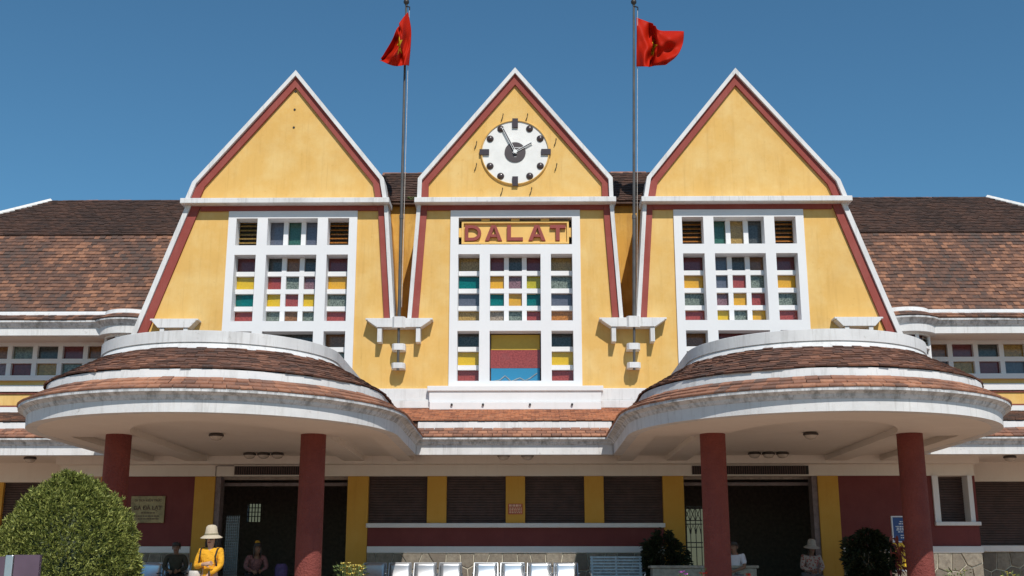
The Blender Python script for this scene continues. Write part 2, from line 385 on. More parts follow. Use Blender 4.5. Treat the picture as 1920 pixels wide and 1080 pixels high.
# --- gables -------------------------------------------------------
WIN_X = (-5.237, 0.0, 5.237)
WT, WB, WH = 9.25, 5.06, 1.52
def gable(side):
    if side == 0:
        ap, up = (0, 12.84), [(-2.31, 9.5), (-2.30, 10.02), (0, 12.84), (2.30, 10.02), (2.31, 9.5)]
        cp = [(-2.215, 9.5), (-2.205, 9.985), (0, 12.70), (2.205, 9.985), (2.215, 9.5)]
        ri = [(-2.05, 9.5), (-2.05, 9.91), (0, 12.43), (2.05, 9.91), (2.05, 9.5)]
        lo_l = ([(-2.31, 9.37), (-2.48, 6.60)], [(-2.22, 9.37), (-2.39, 6.60)], [(-2.07, 9.37), (-2.235, 6.60)])
        lo_r = [[(-x, z) for x, z in q] for q in lo_l]
        cx, cor = 0.0, (-2.36, 2.36)
    else:
        s = side
        up = [(s * 3.02, 9.5), (s * 3.11, 10.03), (s * 5.32, 12.80), (s * 7.65, 9.95), (s * 7.80, 9.5)]
        cp = [(s * 3.115, 9.5), (s * 3.205, 9.995), (s * 5.32, 12.66), (s * 7.555, 9.915), (s * 7.695, 9.5)]
        ri = [(s * 3.29, 9.5), (s * 3.37, 9.93), (s * 5.32, 12.39), (s * 7.37, 9.86), (s * 7.50, 9.5)]
        lo_l = ([(s * 3.0, 9.37), (s * 2.78, 6.60)], [(s * 3.09, 9.37), (s * 2.87, 6.60)], [(s * 3.24, 9.37), (s * 3.02, 6.60)])
        lo_r = ([(s * 7.77, 9.37), (s * 9.25, 5.0)], [(s * 7.65, 9.37), (s * 9.13, 5.0)], [(s * 7.44, 9.37), (s * 8.92, 5.0)])
        cx, cor = s * 5.237, (min(s * 2.95, s * 7.86), max(s * 2.95, s * 7.86))
    # yellow panel: pediment, and the two strips beside the window
    g = MB(); g.prism(cp, FY, 26.26)
    L, Rr = (lo_l, lo_r)
    sgn = 1 if side >= 0 else -1
    bl = Vector((L[1][1][0], 0)); 
    if side == 0:
        g.prism([(-2.21, 9.5), (-2.21, 9.37), (-2.39, 6.60), (-2.45, 4.4), (-WH, 4.4), (-WH, 9.5)], FY, 26.26)
        g.prism([(2.21, 9.5), (2.21, 9.37), (2.39, 6.60), (2.45, 4.4), (WH, 4.4), (WH, 9.5)], FY, 26.26)
        core = [(-2.45, 4.4), (-2.35, 6.6), (-2.2, 9.4), (-2.2, 9.95), (0, 12.6), (2.2, 9.95), (2.2, 9.4), (2.35, 6.6), (2.45, 4.4)]
    else:
        s = side
        g.prism([(s * 3.10, 9.5), (s * 3.09, 9.37), (s * 2.87, 6.60), (s * 2.80, 4.4), (cx - s * WH, 4.4), (cx - s * WH, 9.5)], FY, 26.26)
        g.prism([(s * 7.64, 9.5), (s * 7.65, 9.37), (s * 9.13, 5.0), (s * 9.3, 4.4), (cx + s * WH, 4.4), (cx + s * WH, 9.5)], FY, 26.26)
        core = [(s * 2.80, 4.4), (s * 2.87, 6.6), (s * 3.09, 9.37), (s * 3.2, 9.95), (s * 5.32, 12.55), (s * 7.55, 9.88), (s * 7.65, 9.37), (s * 9.13, 5.0), (s * 9.3, 4.4)]
    g.prism([(cx - WH, WT), (cx + WH, WT), (cx + WH, 9.5), (cx - WH, 9.5)], FY, 26.26)
    g.prism([(cx - WH, 4.4), (cx + WH, 4.4), (cx + WH, WB), (cx - WH, WB)], FY, 26.26)
    G = g.build('gable', 'yellow', ST)
    MB().prism(core, 26.265, 30.4).build('gable_side_wall', 'yellow_old', G)
    k = MB(); k.band(up, cp, FY - 0.15, 26.3); k.band(lo_l[0], lo_l[1], FY - 0.12, 26.3); k.band(lo_r[0], lo_r[1], FY - 0.12, 26.3)
    k.build('coping', 'white_stained', G, fix=True)
    k = MB(); k.band(cp, ri, FY - 0.07, FY - 0.002); k.build('red_band', 'red', G, fix=True)
    k = MB(); k.band(lo_l[1], lo_l[2], FY - 0.06, FY - 0.002); k.band(lo_r[1], lo_r[2], FY - 0.06, FY - 0.002)
    a, b_ = sorted((lo_l[2][0][0], lo_r[2][0][0])); k.box(a + 0.003, b_ - 0.003, FY - 0.057, FY - 0.002, WT + 0.005, 9.372)
    k.build('red_band', 'red', G, fix=True)
    bevel(MB().box(cor[0], cor[1], FY - 0.30, 26.2, 9.372, 9.498).build('cornice', 'white_stained', G))
    # tiled roof slopes running back behind the coping
    k = MB(); 
    k.prism([(up[1][0], up[1][1] - 0.02), (up[2][0], up[2][1] - 0.03), (up[2][0], up[2][1] - 0.14), (up[1][0], up[1][1] - 0.13)], 26.31, 30.6)
    k.prism([(up[3][0], up[3][1] - 0.02), (up[2][0], up[2][1] - 0.03), (up[2][0], up[2][1] - 0.14), (up[3][0], up[3][1] - 0.13)], 26.31, 30.6)
    k.build('gable_roof', 'tile_upper', G, fix=True)
    return G
G = [gable(s) for s in (-1, 0, 1)]
for z in (12.30, 11.83, 11.37):
    k = MB().tube([(-5.33, FY - 0.012, z), (-5.33, FY + 0.02, z)], 0.028, 8); k.build('drain_hole', 'black', G[0])
# wall filling between the gables below the flag brackets, recessed wall above
for s in (-1, 1):
    x0, x1 = sorted((s * 2.40, s * 2.86))
    MB().box(x0, x1, FY + 0.004, 27.0, 4.4, 6.50).build('wall_pier', 'yellow', ST)
    x0, x1 = sorted((s * 2.1, s * 3.3))
    k = MB(); k.box(x0, x1, 27.6, 27.9, 4.4, 9.93); k.build('recessed_wall', 'yellow_old', ST)
    MB().box(x0, x1, 27.42, 27.95, 9.935, 9.985).build('roof_edge', 'deck', ST)
MB().box(-9.6, 9.6, FY + 0.002, 26.12, 4.05, 4.395).build('wall_base', 'white', ST)

# --- stained windows ----------------------------------------------
PY = 26.19
def window(cx, kind):
    fr = MB(); y0, y1 = FY - 0.045, 26.17
    cols = ((-1.33, -0.83), (-0.59, 0.59), (0.83, 1.33))
    rows = ((8.41, 9.07), (6.59, 8.18), (5.19, 6.35))
    xs = [-WH, -1.33, -0.83, -0.59, 0.59, 0.83, 1.33, WH]
    for i in (0, 2, 4, 6):
        if kind == 'centre' and i in (2, 4): fr.box(cx + xs[i], cx + xs[i + 1], y0, y1, WB, 8.41)
        else: fr.box(cx + xs[i], cx + xs[i + 1], y0, y1, WB, WT)
    for z0, z1 in ((WB, 5.19), (6.35, 6.59), (8.18, 8.41), (9.07, WT)):
        for a, b_ in ((-1.33, -0.83), (-0.59, 0.59), (0.83, 1.33)): fr.box(cx + a, cx + b_, y0, y1, z0, z1)
        if kind == 'centre' and z1 == WT:
            fr.box(cx - 0.83, cx - 0.59, y0, y1, z0, z1); fr.box(cx + 0.59, cx + 0.83, y0, y1, z0, z1)
    F = fr.build('window', 'window_white', ST)
    by0, by1 = 26.085, 26.18
    def hbar(a, b_, z): MB().box(cx + a, cx + b_, by0, by1, z - 0.055, z + 0.055).build('glazing_bar', 'window_white', F)
    def vbar(x, z0, z1): MB().box(cx + x - 0.055, cx + x + 0.055, by0 + 0.002, by1, z0, z1).build('glazing_bar', 'window_white', F)
    def pane(a, b_, z0, z1, col):
        k = MB(); tx = random.uniform(-0.008, 0.008); tz = random.uniform(-0.008, 0.008)
        k.v = [(cx + a, PY + tx, z0), (cx + b_, PY - tx, z0), (cx + b_, PY - tx + tz, z1), (cx + a, PY + tx + tz, z1),
               (cx + a, PY + tx + .01, z0), (cx + b_, PY - tx + .01, z0), (cx + b_, PY - tx + tz + .01, z1), (cx + a, PY + tx + tz + .01, z1)]
        k.f = [(0, 1, 2, 3), (7, 6, 5, 4), (0, 4, 5, 1), (1, 5, 6, 2), (2, 6, 7, 3), (3, 7, 4, 0)]
        k.build('pane', 'pane_' + col, F)
    zb = (7.785, 7.36, 6.945)
    rz = ((7.84, 8.18), (7.415, 7.73), (7.0, 7.305), (6.59, 6.89))
    tab = {'left': (('maroon', 'darkgrey', 'brown', 'darkgrey', 'maroon'), ('yellow', 'red', 'greygreen', 'mauve', 'orange'), ('teal', 'yellow', 'red', 'yellow', 'greygreen'), ('red', 'greygreen', 'brown', 'greygreen', 'red')),
           'centre': (('ochre', 'maroon', 'darkgrey', 'maroon', 'ochre'), ('teal', 'orange', 'mauve', 'olive', 'greygreen'), ('slate', 'teal', 'orange', 'teal', 'slate'), ('ochre', 'beige', 'greygreen', 'red', 'rust')),
           'right': (('maroon', 'slate', 'darkgrey', 'brown', 'maroon'), ('orange', 'slate', 'red', 'greygreen', 'orange'), ('greygreen', 'mauve', 'orange', 'red', 'greygreen'), ('red', 'yellow', 'greygreen', 'orange', 'red'))}[kind]
    for z in zb:
        hbar(-1.33, -0.83, z); hbar(0.83, 1.33, z); hbar(-0.59, 0.59, z)
    vbar(-0.21, 6.59, 8.18); vbar(0.21, 6.59, 8.18)
    cc = ((-1.33, -0.83), (-0.59, -0.265), (-0.155, 0.155), (0.265, 0.59), (0.83, 1.33))
    for (z0, z1), rw in zip(rz, tab):
        for (a, b_), c in zip(cc, rw): pane(a, b_, z0, z1, c)
    # top openings
    if kind != 'centre':
        vbar(-0.21, 8.41, 9.07); vbar(0.21, 8.41, 9.07)
        for (a, b_), c in zip(cc[1:4], {'left': ('slate', 'green', 'slate'), 'right': ('green', 'ochre', 'darkgrey')}[kind]): pane(a, b_, 8.41, 9.07, c)
        for a in (-1.33, 0.83):
            MB().box(cx + a, cx + a + 0.5, 26.24, 26.252, 8.41, 9.07).build('pane', 'pane_darkgrey', F)
            for i in range(6):
                z = 8.47 + i * 0.104
                k = MB(); k.obox((cx + a + 0.25, PY - 0.03, z), Vector((1, 0, 0)), Vector((0, 0.83, 0.55)).normalized(), Vector((0, -0.55, 0.83)).normalized(), 0.248, 0.055, 0.006)
                k.build('louvre_slat', 'pane_' + ('ochre' if (kind == 'left' and a < 0) else 'rust'), F)
        hbar(-1.33, -0.83, 5.975); hbar(0.83, 1.33, 5.975); hbar(-1.33, -0.83, 5.545); hbar(0.83, 1.33, 5.545)
        c3 = {'left': ('brown', 'darkgrey', 'brown'), 'right': ('brown', 'maroon', 'brown')}[kind]
        for (a, b_), c in zip(cols, c3): pane(a, b_, 6.03 if a != -0.59 else 5.19, 6.35, c)
        for a in (-1.33, 0.83): pane(a, a + 0.5, 5.60, 5.92, 'greygreen'); pane(a, a + 0.5, 5.19, 5.49, 'red')
    else:
        MB().box(-1.33, 1.33, 26.20, 26.215, 8.41, 9.07).build('pane', 'pane_darkgrey', F)
        for a, b_ in ((-1.33, -0.83), (0.83, 1.33)):
            hbar(a, b_, 5.975); hbar(a, b_, 5.545)
            pane(a, b_, 6.03, 6.35, 'darkgrey'); pane(a, b_, 5.60, 5.92, 'yellow'); pane(a, b_, 5.19, 5.49, 'red')
        MB().box(-0.56, 0.56, 26.13, 26.16, 5.965, 6.32).build('panel', 'panel_mustard', F)['label'] = 'mustard yellow painted panel'
        MB().box(-0.575, 0.575, 26.115, 26.155, 5.535, 5.96).build('panel', 'pane_red', F)['label'] = 'red painted panel'
        p = MB().box(-0.56, 0.56, 26.115, 26.155, 5.195, 5.53).build('panel', 'panel_blue', F); p['label'] = 'blue painted panel with a drawn mountain line'
        pts = [(-0.52, 5.23), (-0.36, 5.26), (-0.24, 5.36), (-0.18, 5.31), (-0.10, 5.23), (0.02, 5.28), (0.10, 5.31), (0.22, 5.25), (0.33, 5.30), (0.44, 5.38), (0.5, 5.42)]
        for off, rr in ((0, 0.008), (-0.026, 0.006)):
            MB().tube([(x, 26.115, z + off) for x, z in pts], rr, 5).build('painted_line', 'pane_slate' if off else 'stone_counter', F)
        MB().box(-0.59, 0.59, 26.175, 26.19, 5.19, 6.35).build('backing', 'deck', F)
    return F
W = [window(WIN_X[0], 'left'), window(0, 'centre'), window(WIN_X[2], 'right')]

# sill block under the middle window with four small spouts, white base bands beside it
k = MB(); k.box(-1.94, 1.94, FY - 0.22, FY + 0.05, 4.68, 5.0); k.box(-1.98, 1.98, FY - 0.26, FY + 0.05, 4.93, 5.045)
SILL = bevel(k.build('window_sill', 'white', ST))
bevel(MB().box(-1.92, 1.92, FY - 0.30, FY + 0.04, 4.50, 4.672).build('sill_base', 'white', SILL))
for x in (-1.42, -0.72, 0.33, 1.27):
    MB().tube([(x, FY - 0.345, 4.61), (x, FY - 0.28, 4.61)], 0.026, 10).build('drain_spout', 'dark_metal', SILL)
for s in (-1, 1):
    x0, x1 = sorted((s * 1.90, s * 4.2))
    k = MB(); k.box(x0, x1, FY - 0.10, FY + 0.03, 4.74, 5.01); k.box(x0, x1, FY - 0.13, FY + 0.03, 4.56, 4.735); bevel(k.build('base_band', 'white_stained', ST))

# --- flag brackets on the wall ------------------------------------
def bracket(cx, full):
    k = MB(); a, b_ = (0.765, 0.50) if full else (0.55, 0.36)
    z0, z1 = (6.39, 6.60)
    k.prism([(cx - b_, z0), (cx + b_, z0), (cx + a - 0.05, z1 - 0.06), (cx + a - 0.05, z1 - 0.04), (cx + a, z1 - 0.04), (cx + a, z1), (cx - a, z1), (cx - a, z1 - 0.04), (cx - a + 0.05, z1 - 0.04), (cx - a + 0.05, z1 - 0.06)], FY - 0.30, FY + 0.003)
    B = bevel(k.build('flag_bracket', 'white_stained', ST), 0.006)
    for s in (-1, 1):
        x = cx + s * (0.44 if full else 0.27)
        k = MB(); k.prism([(x - 0.05, 6.05), (x + 0.05, 6.05), (x + 0.05, 6.385), (x - 0.05, 6.385)], FY - 0.27, FY + 0.003); bevel(k.build('prong', 'white_stained', B), 0.006)
    if full:
        k = MB(); k.slab([(cx - 0.15, FY - 0.295), (cx - 0.10, FY - 0.36), (cx + 0.10, FY - 0.36), (cx + 0.15, FY - 0.295)], 6.37, 6.625); k.build('pole_socket', 'white_stained', B)
        for z0, z1 in ((5.86, 6.01), (5.44, 5.57)):
            k = MB(); k.slab([(cx - 0.15, FY), (cx - 0.15, FY - 0.24), (cx - 0.10, FY - 0.31), (cx + 0.10, FY - 0.31), (cx + 0.15, FY - 0.24), (cx + 0.15, FY)], z0, z1); bevel(k.build('pole_clamp', 'white_stained', B), 0.006)
for x, f_ in ((-2.65, True), (2.68, True), (-7.80, False), (7.80, False)): bracket(x, f_)

# --- porticos ------------------------------------------------------
CY = 20.70
NARC = 84
def U(cx, w_, yb=25.8):
    """stations along a U-shaped outline at half-width w_: (point, outward)"""
    out = [((cx - w_, yb), (-1, 0)), ((cx - w_, (yb + CY) / 2), (-1, 0))]
    for i in range(NARC + 1):
        a = math.pi * i / NARC; o = (-math.cos(a), -math.sin(a)); out.append(((cx + w_ * o[0], CY + w_ * o[1]), o))
    out += [((cx + w_, (yb + CY) / 2), (1, 0)), ((cx + w_, yb), (1, 0))]
    return out
def sweepU(cx, prof, yb=25.8):
    k = MB(); cols_ = [U(cx, p[0], yb) for p in prof]
    rows = [[(cols_[j][i][0][0], cols_[j][i][0][1], prof[j][1]) for j in range(len(prof))] for i in range(len(cols_[0]))]
    k.grid(rows, close_u=True)
    return k
def Upos(cx, w_, s, yb):
    lf = yb - CY
    if s < lf: return Vector((cx - w_, yb - s, 0)), Vector((-1, 0, 0)), Vector((0, -1, 0))
    s -= lf
    if s < math.pi * w_:
        a = s / w_; return Vector((cx - w_ * math.cos(a), CY - w_ * math.sin(a), 0)), Vector((-math.cos(a), -math.sin(a), 0)), Vector((math.sin(a), -math.cos(a), 0))
    s -= math.pi * w_
    return Vector((cx + w_, CY + s, 0)), Vector((1, 0, 0)), Vector((0, 1, 0))

def tile_mesh(wd, ln, t):
    k = MB(); p = Vector((0, 0, 0)); u, v, nn = Vector((1, 0, 0)), Vector((0, 1, 0)), Vector((0, 0, 1))
    b = 0.006
    k.v = [(-wd / 2, b, 0), (wd / 2, b, 0), (wd / 2, 0, t * .5), (-wd / 2, 0, t * .5), (wd / 2, b, t), (-wd / 2, b, t), (wd / 2, ln, t * .3), (-wd / 2, ln, t * .3), (wd / 2, ln, 0), (-wd / 2, ln, 0)]
    k.f = [(0, 1, 2, 3), (3, 2, 4, 5), (5, 4, 6, 7), (1, 8, 6, 4, 2), (0, 3, 5, 7, 9), (7, 6, 8, 9), (0, 9, 8, 1)]
    return k.mesh('roof_tile')
STRIP = [tile_mesh(0.192 + d, 0.18, 0.036) for d in (0, 0.004, -0.004)]
for me in STRIP: me.materials.append(M['tile_strip'])
def place_tile(parent, p, u, v, nn, me=None):
    me = me or random.choice(STRIP)
    q = Matrix((u, v, nn)).transposed().to_4x4()
    j = Matrix.Rotation(random.gauss(0, 0.018), 4, 'Z') @ Matrix.Rotation(random.gauss(0, 0.02), 4, 'X') @ Matrix.Rotation(random.gauss(0, 0.012), 4, 'Y')
    put('roof_tile', me, None, parent, mw=Matrix.Translation(p + nn * random.uniform(0, 0.004)) @ q @ j)

P0, P1 = (3.395, 3.692), (3.03, 3.905)        # lower strip: eave, top
Q0, Q1 = (2.985, 4.075), (2.13, 4.56)         # upper slope
def portico(cx):
    fa = sweepU(cx, [(3.05, 3.35), (3.24, 3.35), (3.245, 3.54), (3.05, 3.54)], 24.2)
    F = fa.build('portico', 'white_stained', ST, smooth=40, fix=True)
    co = sweepU(cx, [(3.1, 3.541), (3.25, 3.541), (3.258, 3.553), (3.288, 3.580), (3.292, 3.606), (3.305, 3.613), (3.345, 3.640), (3.378, 3.650), (3.388, 3.652), (3.39, 3.685), (3.1, 3.69)], 24.1)
    co.build('cornice', 'cove', F, smooth=50, fix=True)
    sweepU(cx, [(3.0, 3.69), (3.388, 3.688), (3.388, 3.70), (3.0, 3.70)], 24.1).build('eave_lip', 'white_stained', F, smooth=40, fix=True)
    sweepU(cx, [(2.8, 3.70), (3.36, 3.702), (3.02, 3.90), (2.8, 3.90)]).build('roof_deck', 'deck', F, smooth=40, fix=True)
    bnd = sweepU(cx, [(2.8, 3.88), (2.985, 3.88), (2.965, 4.07), (2.8, 4.07)]); bnd.build('white_band', 'white_stained', F, smooth=40, fix=True)
    sweepU(cx, [(2.0, 4.05), (2.93, 4.072), (2.14, 4.525), (2.0, 4.525)]).build('roof_deck', 'deck', F, smooth=40, fix=True)
    # lower strip: single tiles
    dw, dz = P1[0] - P0[0], P1[1] - P0[1]; L = math.hypot(dw, dz); NR = 3
    yb = 24.25
    for r_ in range(NR):
        f_ = r_ / NR; w_ = P0[0] + dw * f_; z = P0[1] + dz * f_
        tot = 2 * (yb - CY) + math.pi * w_; nn_ = int(tot / 0.2); off = 0.5 * (r_ % 2)
        for i in range(nn_):
            p, o, t_ = Upos(cx, w_, (i + 0.5 + off * 0.98) / (nn_ + 0.5) * tot, yb)
            v = Vector((-o.x * -dw / L, -o.y * -dw / L, dz / L)); v = (o * (dw / L) + Vector((0, 0, dz / L)))
            nn = t_.cross(v).normalized()
            if nn.z < 0: nn = -nn
            place_tile(F, Vector((p.x, p.y, z)), v.cross(nn), v, nn)
    # upper slope: weathered courses
    dw, dz = Q1[0] - Q0[0], Q1[1] - Q0[1]; L = math.hypot(dw, dz); NR = 12
    k = MB()
    for r_ in range(NR):
        f_ = r_ / NR; w_ = Q0[0] + dw * f_; z = Q0[1] + dz * f_
        tot = 2 * (25.75 - CY) + math.pi * w_; nn_ = int(tot / 0.165)
        for i in range(nn_):
            s_ = (i + 0.5 + 0.5 * (r_ % 2)) / (nn_ + 0.5) * tot
            p, o, t_ = Upos(cx, w_, s_, 25.75)
            v = (o * (dw / L) + Vector((0, 0, dz / L))); nn = t_.cross(v).normalized()
            if nn.z < 0: nn = -nn
            u = v.cross(nn)
            wob = 0.014 * noise.noise((s_ * 1.3, r_ * 0.7, cx)); sag = 0.035 * noise.noise((s_ * 0.9, r_ * 0.25, cx + 9))
            ang = random.gauss(0, 0.025 if random.random() > 0.04 else 0.16); uu = (u * math.cos(ang) + v * math.sin(ang)); vv = nn.cross(uu)
            k.tile(Vector((p.x, p.y, z)) + nn * (random.uniform(0, 0.012) + wob) + v * (sag + random.uniform(-0.01, 0.01)), uu, (vv + nn * random.gauss(0, 0.03)).normalized(), nn, 0.162, 0.13, random.uniform(0.022, 0.032))
    stuff(k.build('roof_tiles', 'tile_steep', F))
    # mortar flashing and parapet ring
    sweepU(cx, [(1.9, 4.52), (2.17, 4.535), (2.165, 4.56), (2.13, 4.60), (2.095, 4.665), (1.9, 4.665)]).build('flashing', 'white_stained', F, smooth=30, fix=True)
    sweepU(cx, [(1.9, 4.666), (2.125, 4.666), (2.125, 4.855), (2.105, 4.865), (1.9, 4.865)]).build('parapet', 'white_stained', F, smooth=30, fix=True)
    poly = [p for p, o in U(cx, 1.95)]
    MB().slab(poly, 4.55, 4.60).build('flat_roof', 'deck', F, fix=True)
    # soffit: recessed ceiling, border with an arched opening, beams
    MB().slab([p for p, o in U(cx, 3.1, 25.9)], 3.47, 3.50).build('ceiling', 'soffit', F, fix=True)
    k = MB(); rows = []
    for i in range(NARC + 1):
        a = math.pi * i / NARC; o = (-math.cos(a), -math.sin(a))
        xo, yo = cx + 3.055 * o[0], CY + 3.055 * o[1]; xi, yi = cx + 1.5 * o[0], 20.9 + 2.3 * o[1]
        rows.append([(xo, yo, 3.352), (xi, yi, 3.352), (xi, yi, 3.475), (xo, yo, 3.475)])
    k.grid(rows, close_u=True); k.build('ceiling_border', 'soffit', F, smooth=40, fix=True)
    for s in (-1, 1):
        x0, x1 = sorted((cx + s * 2.72, cx + s * 3.052)); MB().box(x0, x1, CY + 0.02, 25.5, 3.3545, 3.476).build('ceiling_border', 'soffit', F)
        x0, x1 = sorted((cx + s * 1.52, cx + s * 1.97)); MB().box(x0, x1, 20.88, 25.52, 3.357, 3.477).build('beam', 'soffit', F)
        c = MB(); c.lathe([(0.235, 0.0), (0.233, 0.5), (0.229, 1.6), (0.225, 2.6), (0.224, 3.352)], 40, (cx + s * 1.745, 20.5, 0)); c.build('column', 'red_column', F, smooth=60)
    return F
PORT = [portico(-5.3), portico(5.3)]

# --- straight lower canopies: between the porticos and along the wings -------------
def canopy(xa, xb, wall_y, top_z, q, nrow=3, steep='tile_centre', sx=0.0):
    """x-range, plane of the wall behind, height where the slope meets it"""
    Yo = lambda w_: 24.03 + 3.24 - w_
    def strip(prof, name, mat, parent):
        k = MB(); k.grid([[(x, Yo(w_), z) for w_, z in prof] for x in (xa, xb)], close_u=True)
        b = len(prof); k.f.append(tuple(range(b))); k.f.append(tuple(range(2 * b - 1, b - 1, -1)))
        return k.build(name, mat, parent, fix=True)
    F = strip([(3.05, 3.348), (3.24, 3.348), (3.245, 3.54), (3.05, 3.54)], 'canopy', 'white_stained', ST)
    strip([(3.1, 3.541), (3.25, 3.541), (3.258, 3.553), (3.288, 3.580), (3.292, 3.606), (3.305, 3.613), (3.345, 3.640), (3.378, 3.650), (3.388, 3.652), (3.39, 3.685), (3.1, 3.69)], 'cornice', 'cove', F)
    strip([(2.8, 3.70), (3.36, 3.702), (3.02, 3.90), (2.8, 3.90)], 'roof_deck', 'deck', F)
    strip([(2.7, 3.88), (2.985, 3.88), (2.965, 4.07), (2.7, 4.07)], 'white_band', 'white_stained', F)
    dw, dz = P1[0] - P0[0], P1[1] - P0[1]; L = math.hypot(dw, dz)
    u, v = Vector((1, 0, 0)), Vector((0, -dw / L, dz / L)); nn = u.cross(v)
    for r_ in range(3):
        f_ = r_ / 3; cnt = int((xb - xa) / 0.2)
        for i in range(cnt):
            x = xa + (i + 0.25 + 0.5 * (r_ % 2)) * (xb - xa) / cnt
            place_tile(F, Vector((x, Yo(P0[0] + dw * f_), P0[1] + dz * f_)), u, v, nn)
    xa -= sx; xb += sx; y0 = Yo(2.99); z0 = 4.085; v = Vector((0, wall_y - y0, top_z - z0)); L = v.length; v.normalize(); nn = u.cross(v)
    k = MB(); rows_ = int(L / 0.105); cnt = int((xb - xa) / 0.17)
    for r_ in range(rows_):
        for i in range(cnt + 1):
            x = xa + (i + 0.5 * (r_ % 2)) * (xb - xa) / cnt
            k.tile(Vector((x, y0, z0)) + v * (r_ * L / rows_ + random.uniform(-.006, .006)) + nn * random.uniform(0, 0.008), u, (v + nn * random.gauss(0, .015)).normalized(), nn, 0.166, 0.16, random.uniform(0.022, 0.030))
    stuff(k.build('roof_tiles', steep, F))
    k = MB(); k.grid([[(x, y0 + 0.05, z0 - 0.02), (x, wall_y, top_z - 0.03), (x, wall_y, 3.7), (x, y0 + 0.05, 3.9)] for x in (xa, xb)], close_u=True); k.build('roof_deck', 'deck', F, fix=True)
    MB().box(xa + sx, xb - sx, 24.2, wall_y + 0.05, 3.47, 3.51).build('ceiling', 'soffit', F)
    return F
canopy(-2.05, 2.05, FY - 0.02, 4.56, 0, sx=0.75)
canopy(-15.0, -8.545, WY - 0.02, 4.66, 0, steep='tile_lower')
canopy(8.545, 15.0, WY - 0.02, 4.66, 0, steep='tile_lower')

# --- wings ---------------------------------------------------------
EX = 17.1
def courses(k, org, u, v, nn, length, L, exp, wd, left_cut=None, right_cut=None, jit=0.005, th=(0.030, 0.044)):
    rows_ = max(1, round(L / exp)); cnt = int(length / wd)
    for r_ in range(rows_):
        d = r_ * L / rows_
        for i in range(cnt + 1):
            x = (i + 0.5 * (r_ % 2)) * wd
            if left_cut and x < left_cut(d): continue
            if right_cut and x > right_cut(d): continue
            ang = random.gauss(0, 0.012 if random.random() > 0.03 else 0.09)
            d_ = 0.02 * noise.noise((x * 0.7 + org.x, d * 1.5, org.y))
            uu = u * math.cos(ang) + v * math.sin(ang); vv = (nn.cross(uu) + nn * random.gauss(0, 0.012)).normalized()
            k.tile(org + u * x + v * (d + d_ + random.uniform(-jit, jit)) + nn * random.uniform(0, 0.006), uu, vv, nn, wd * 0.985, exp * 1.5, random.uniform(*th))
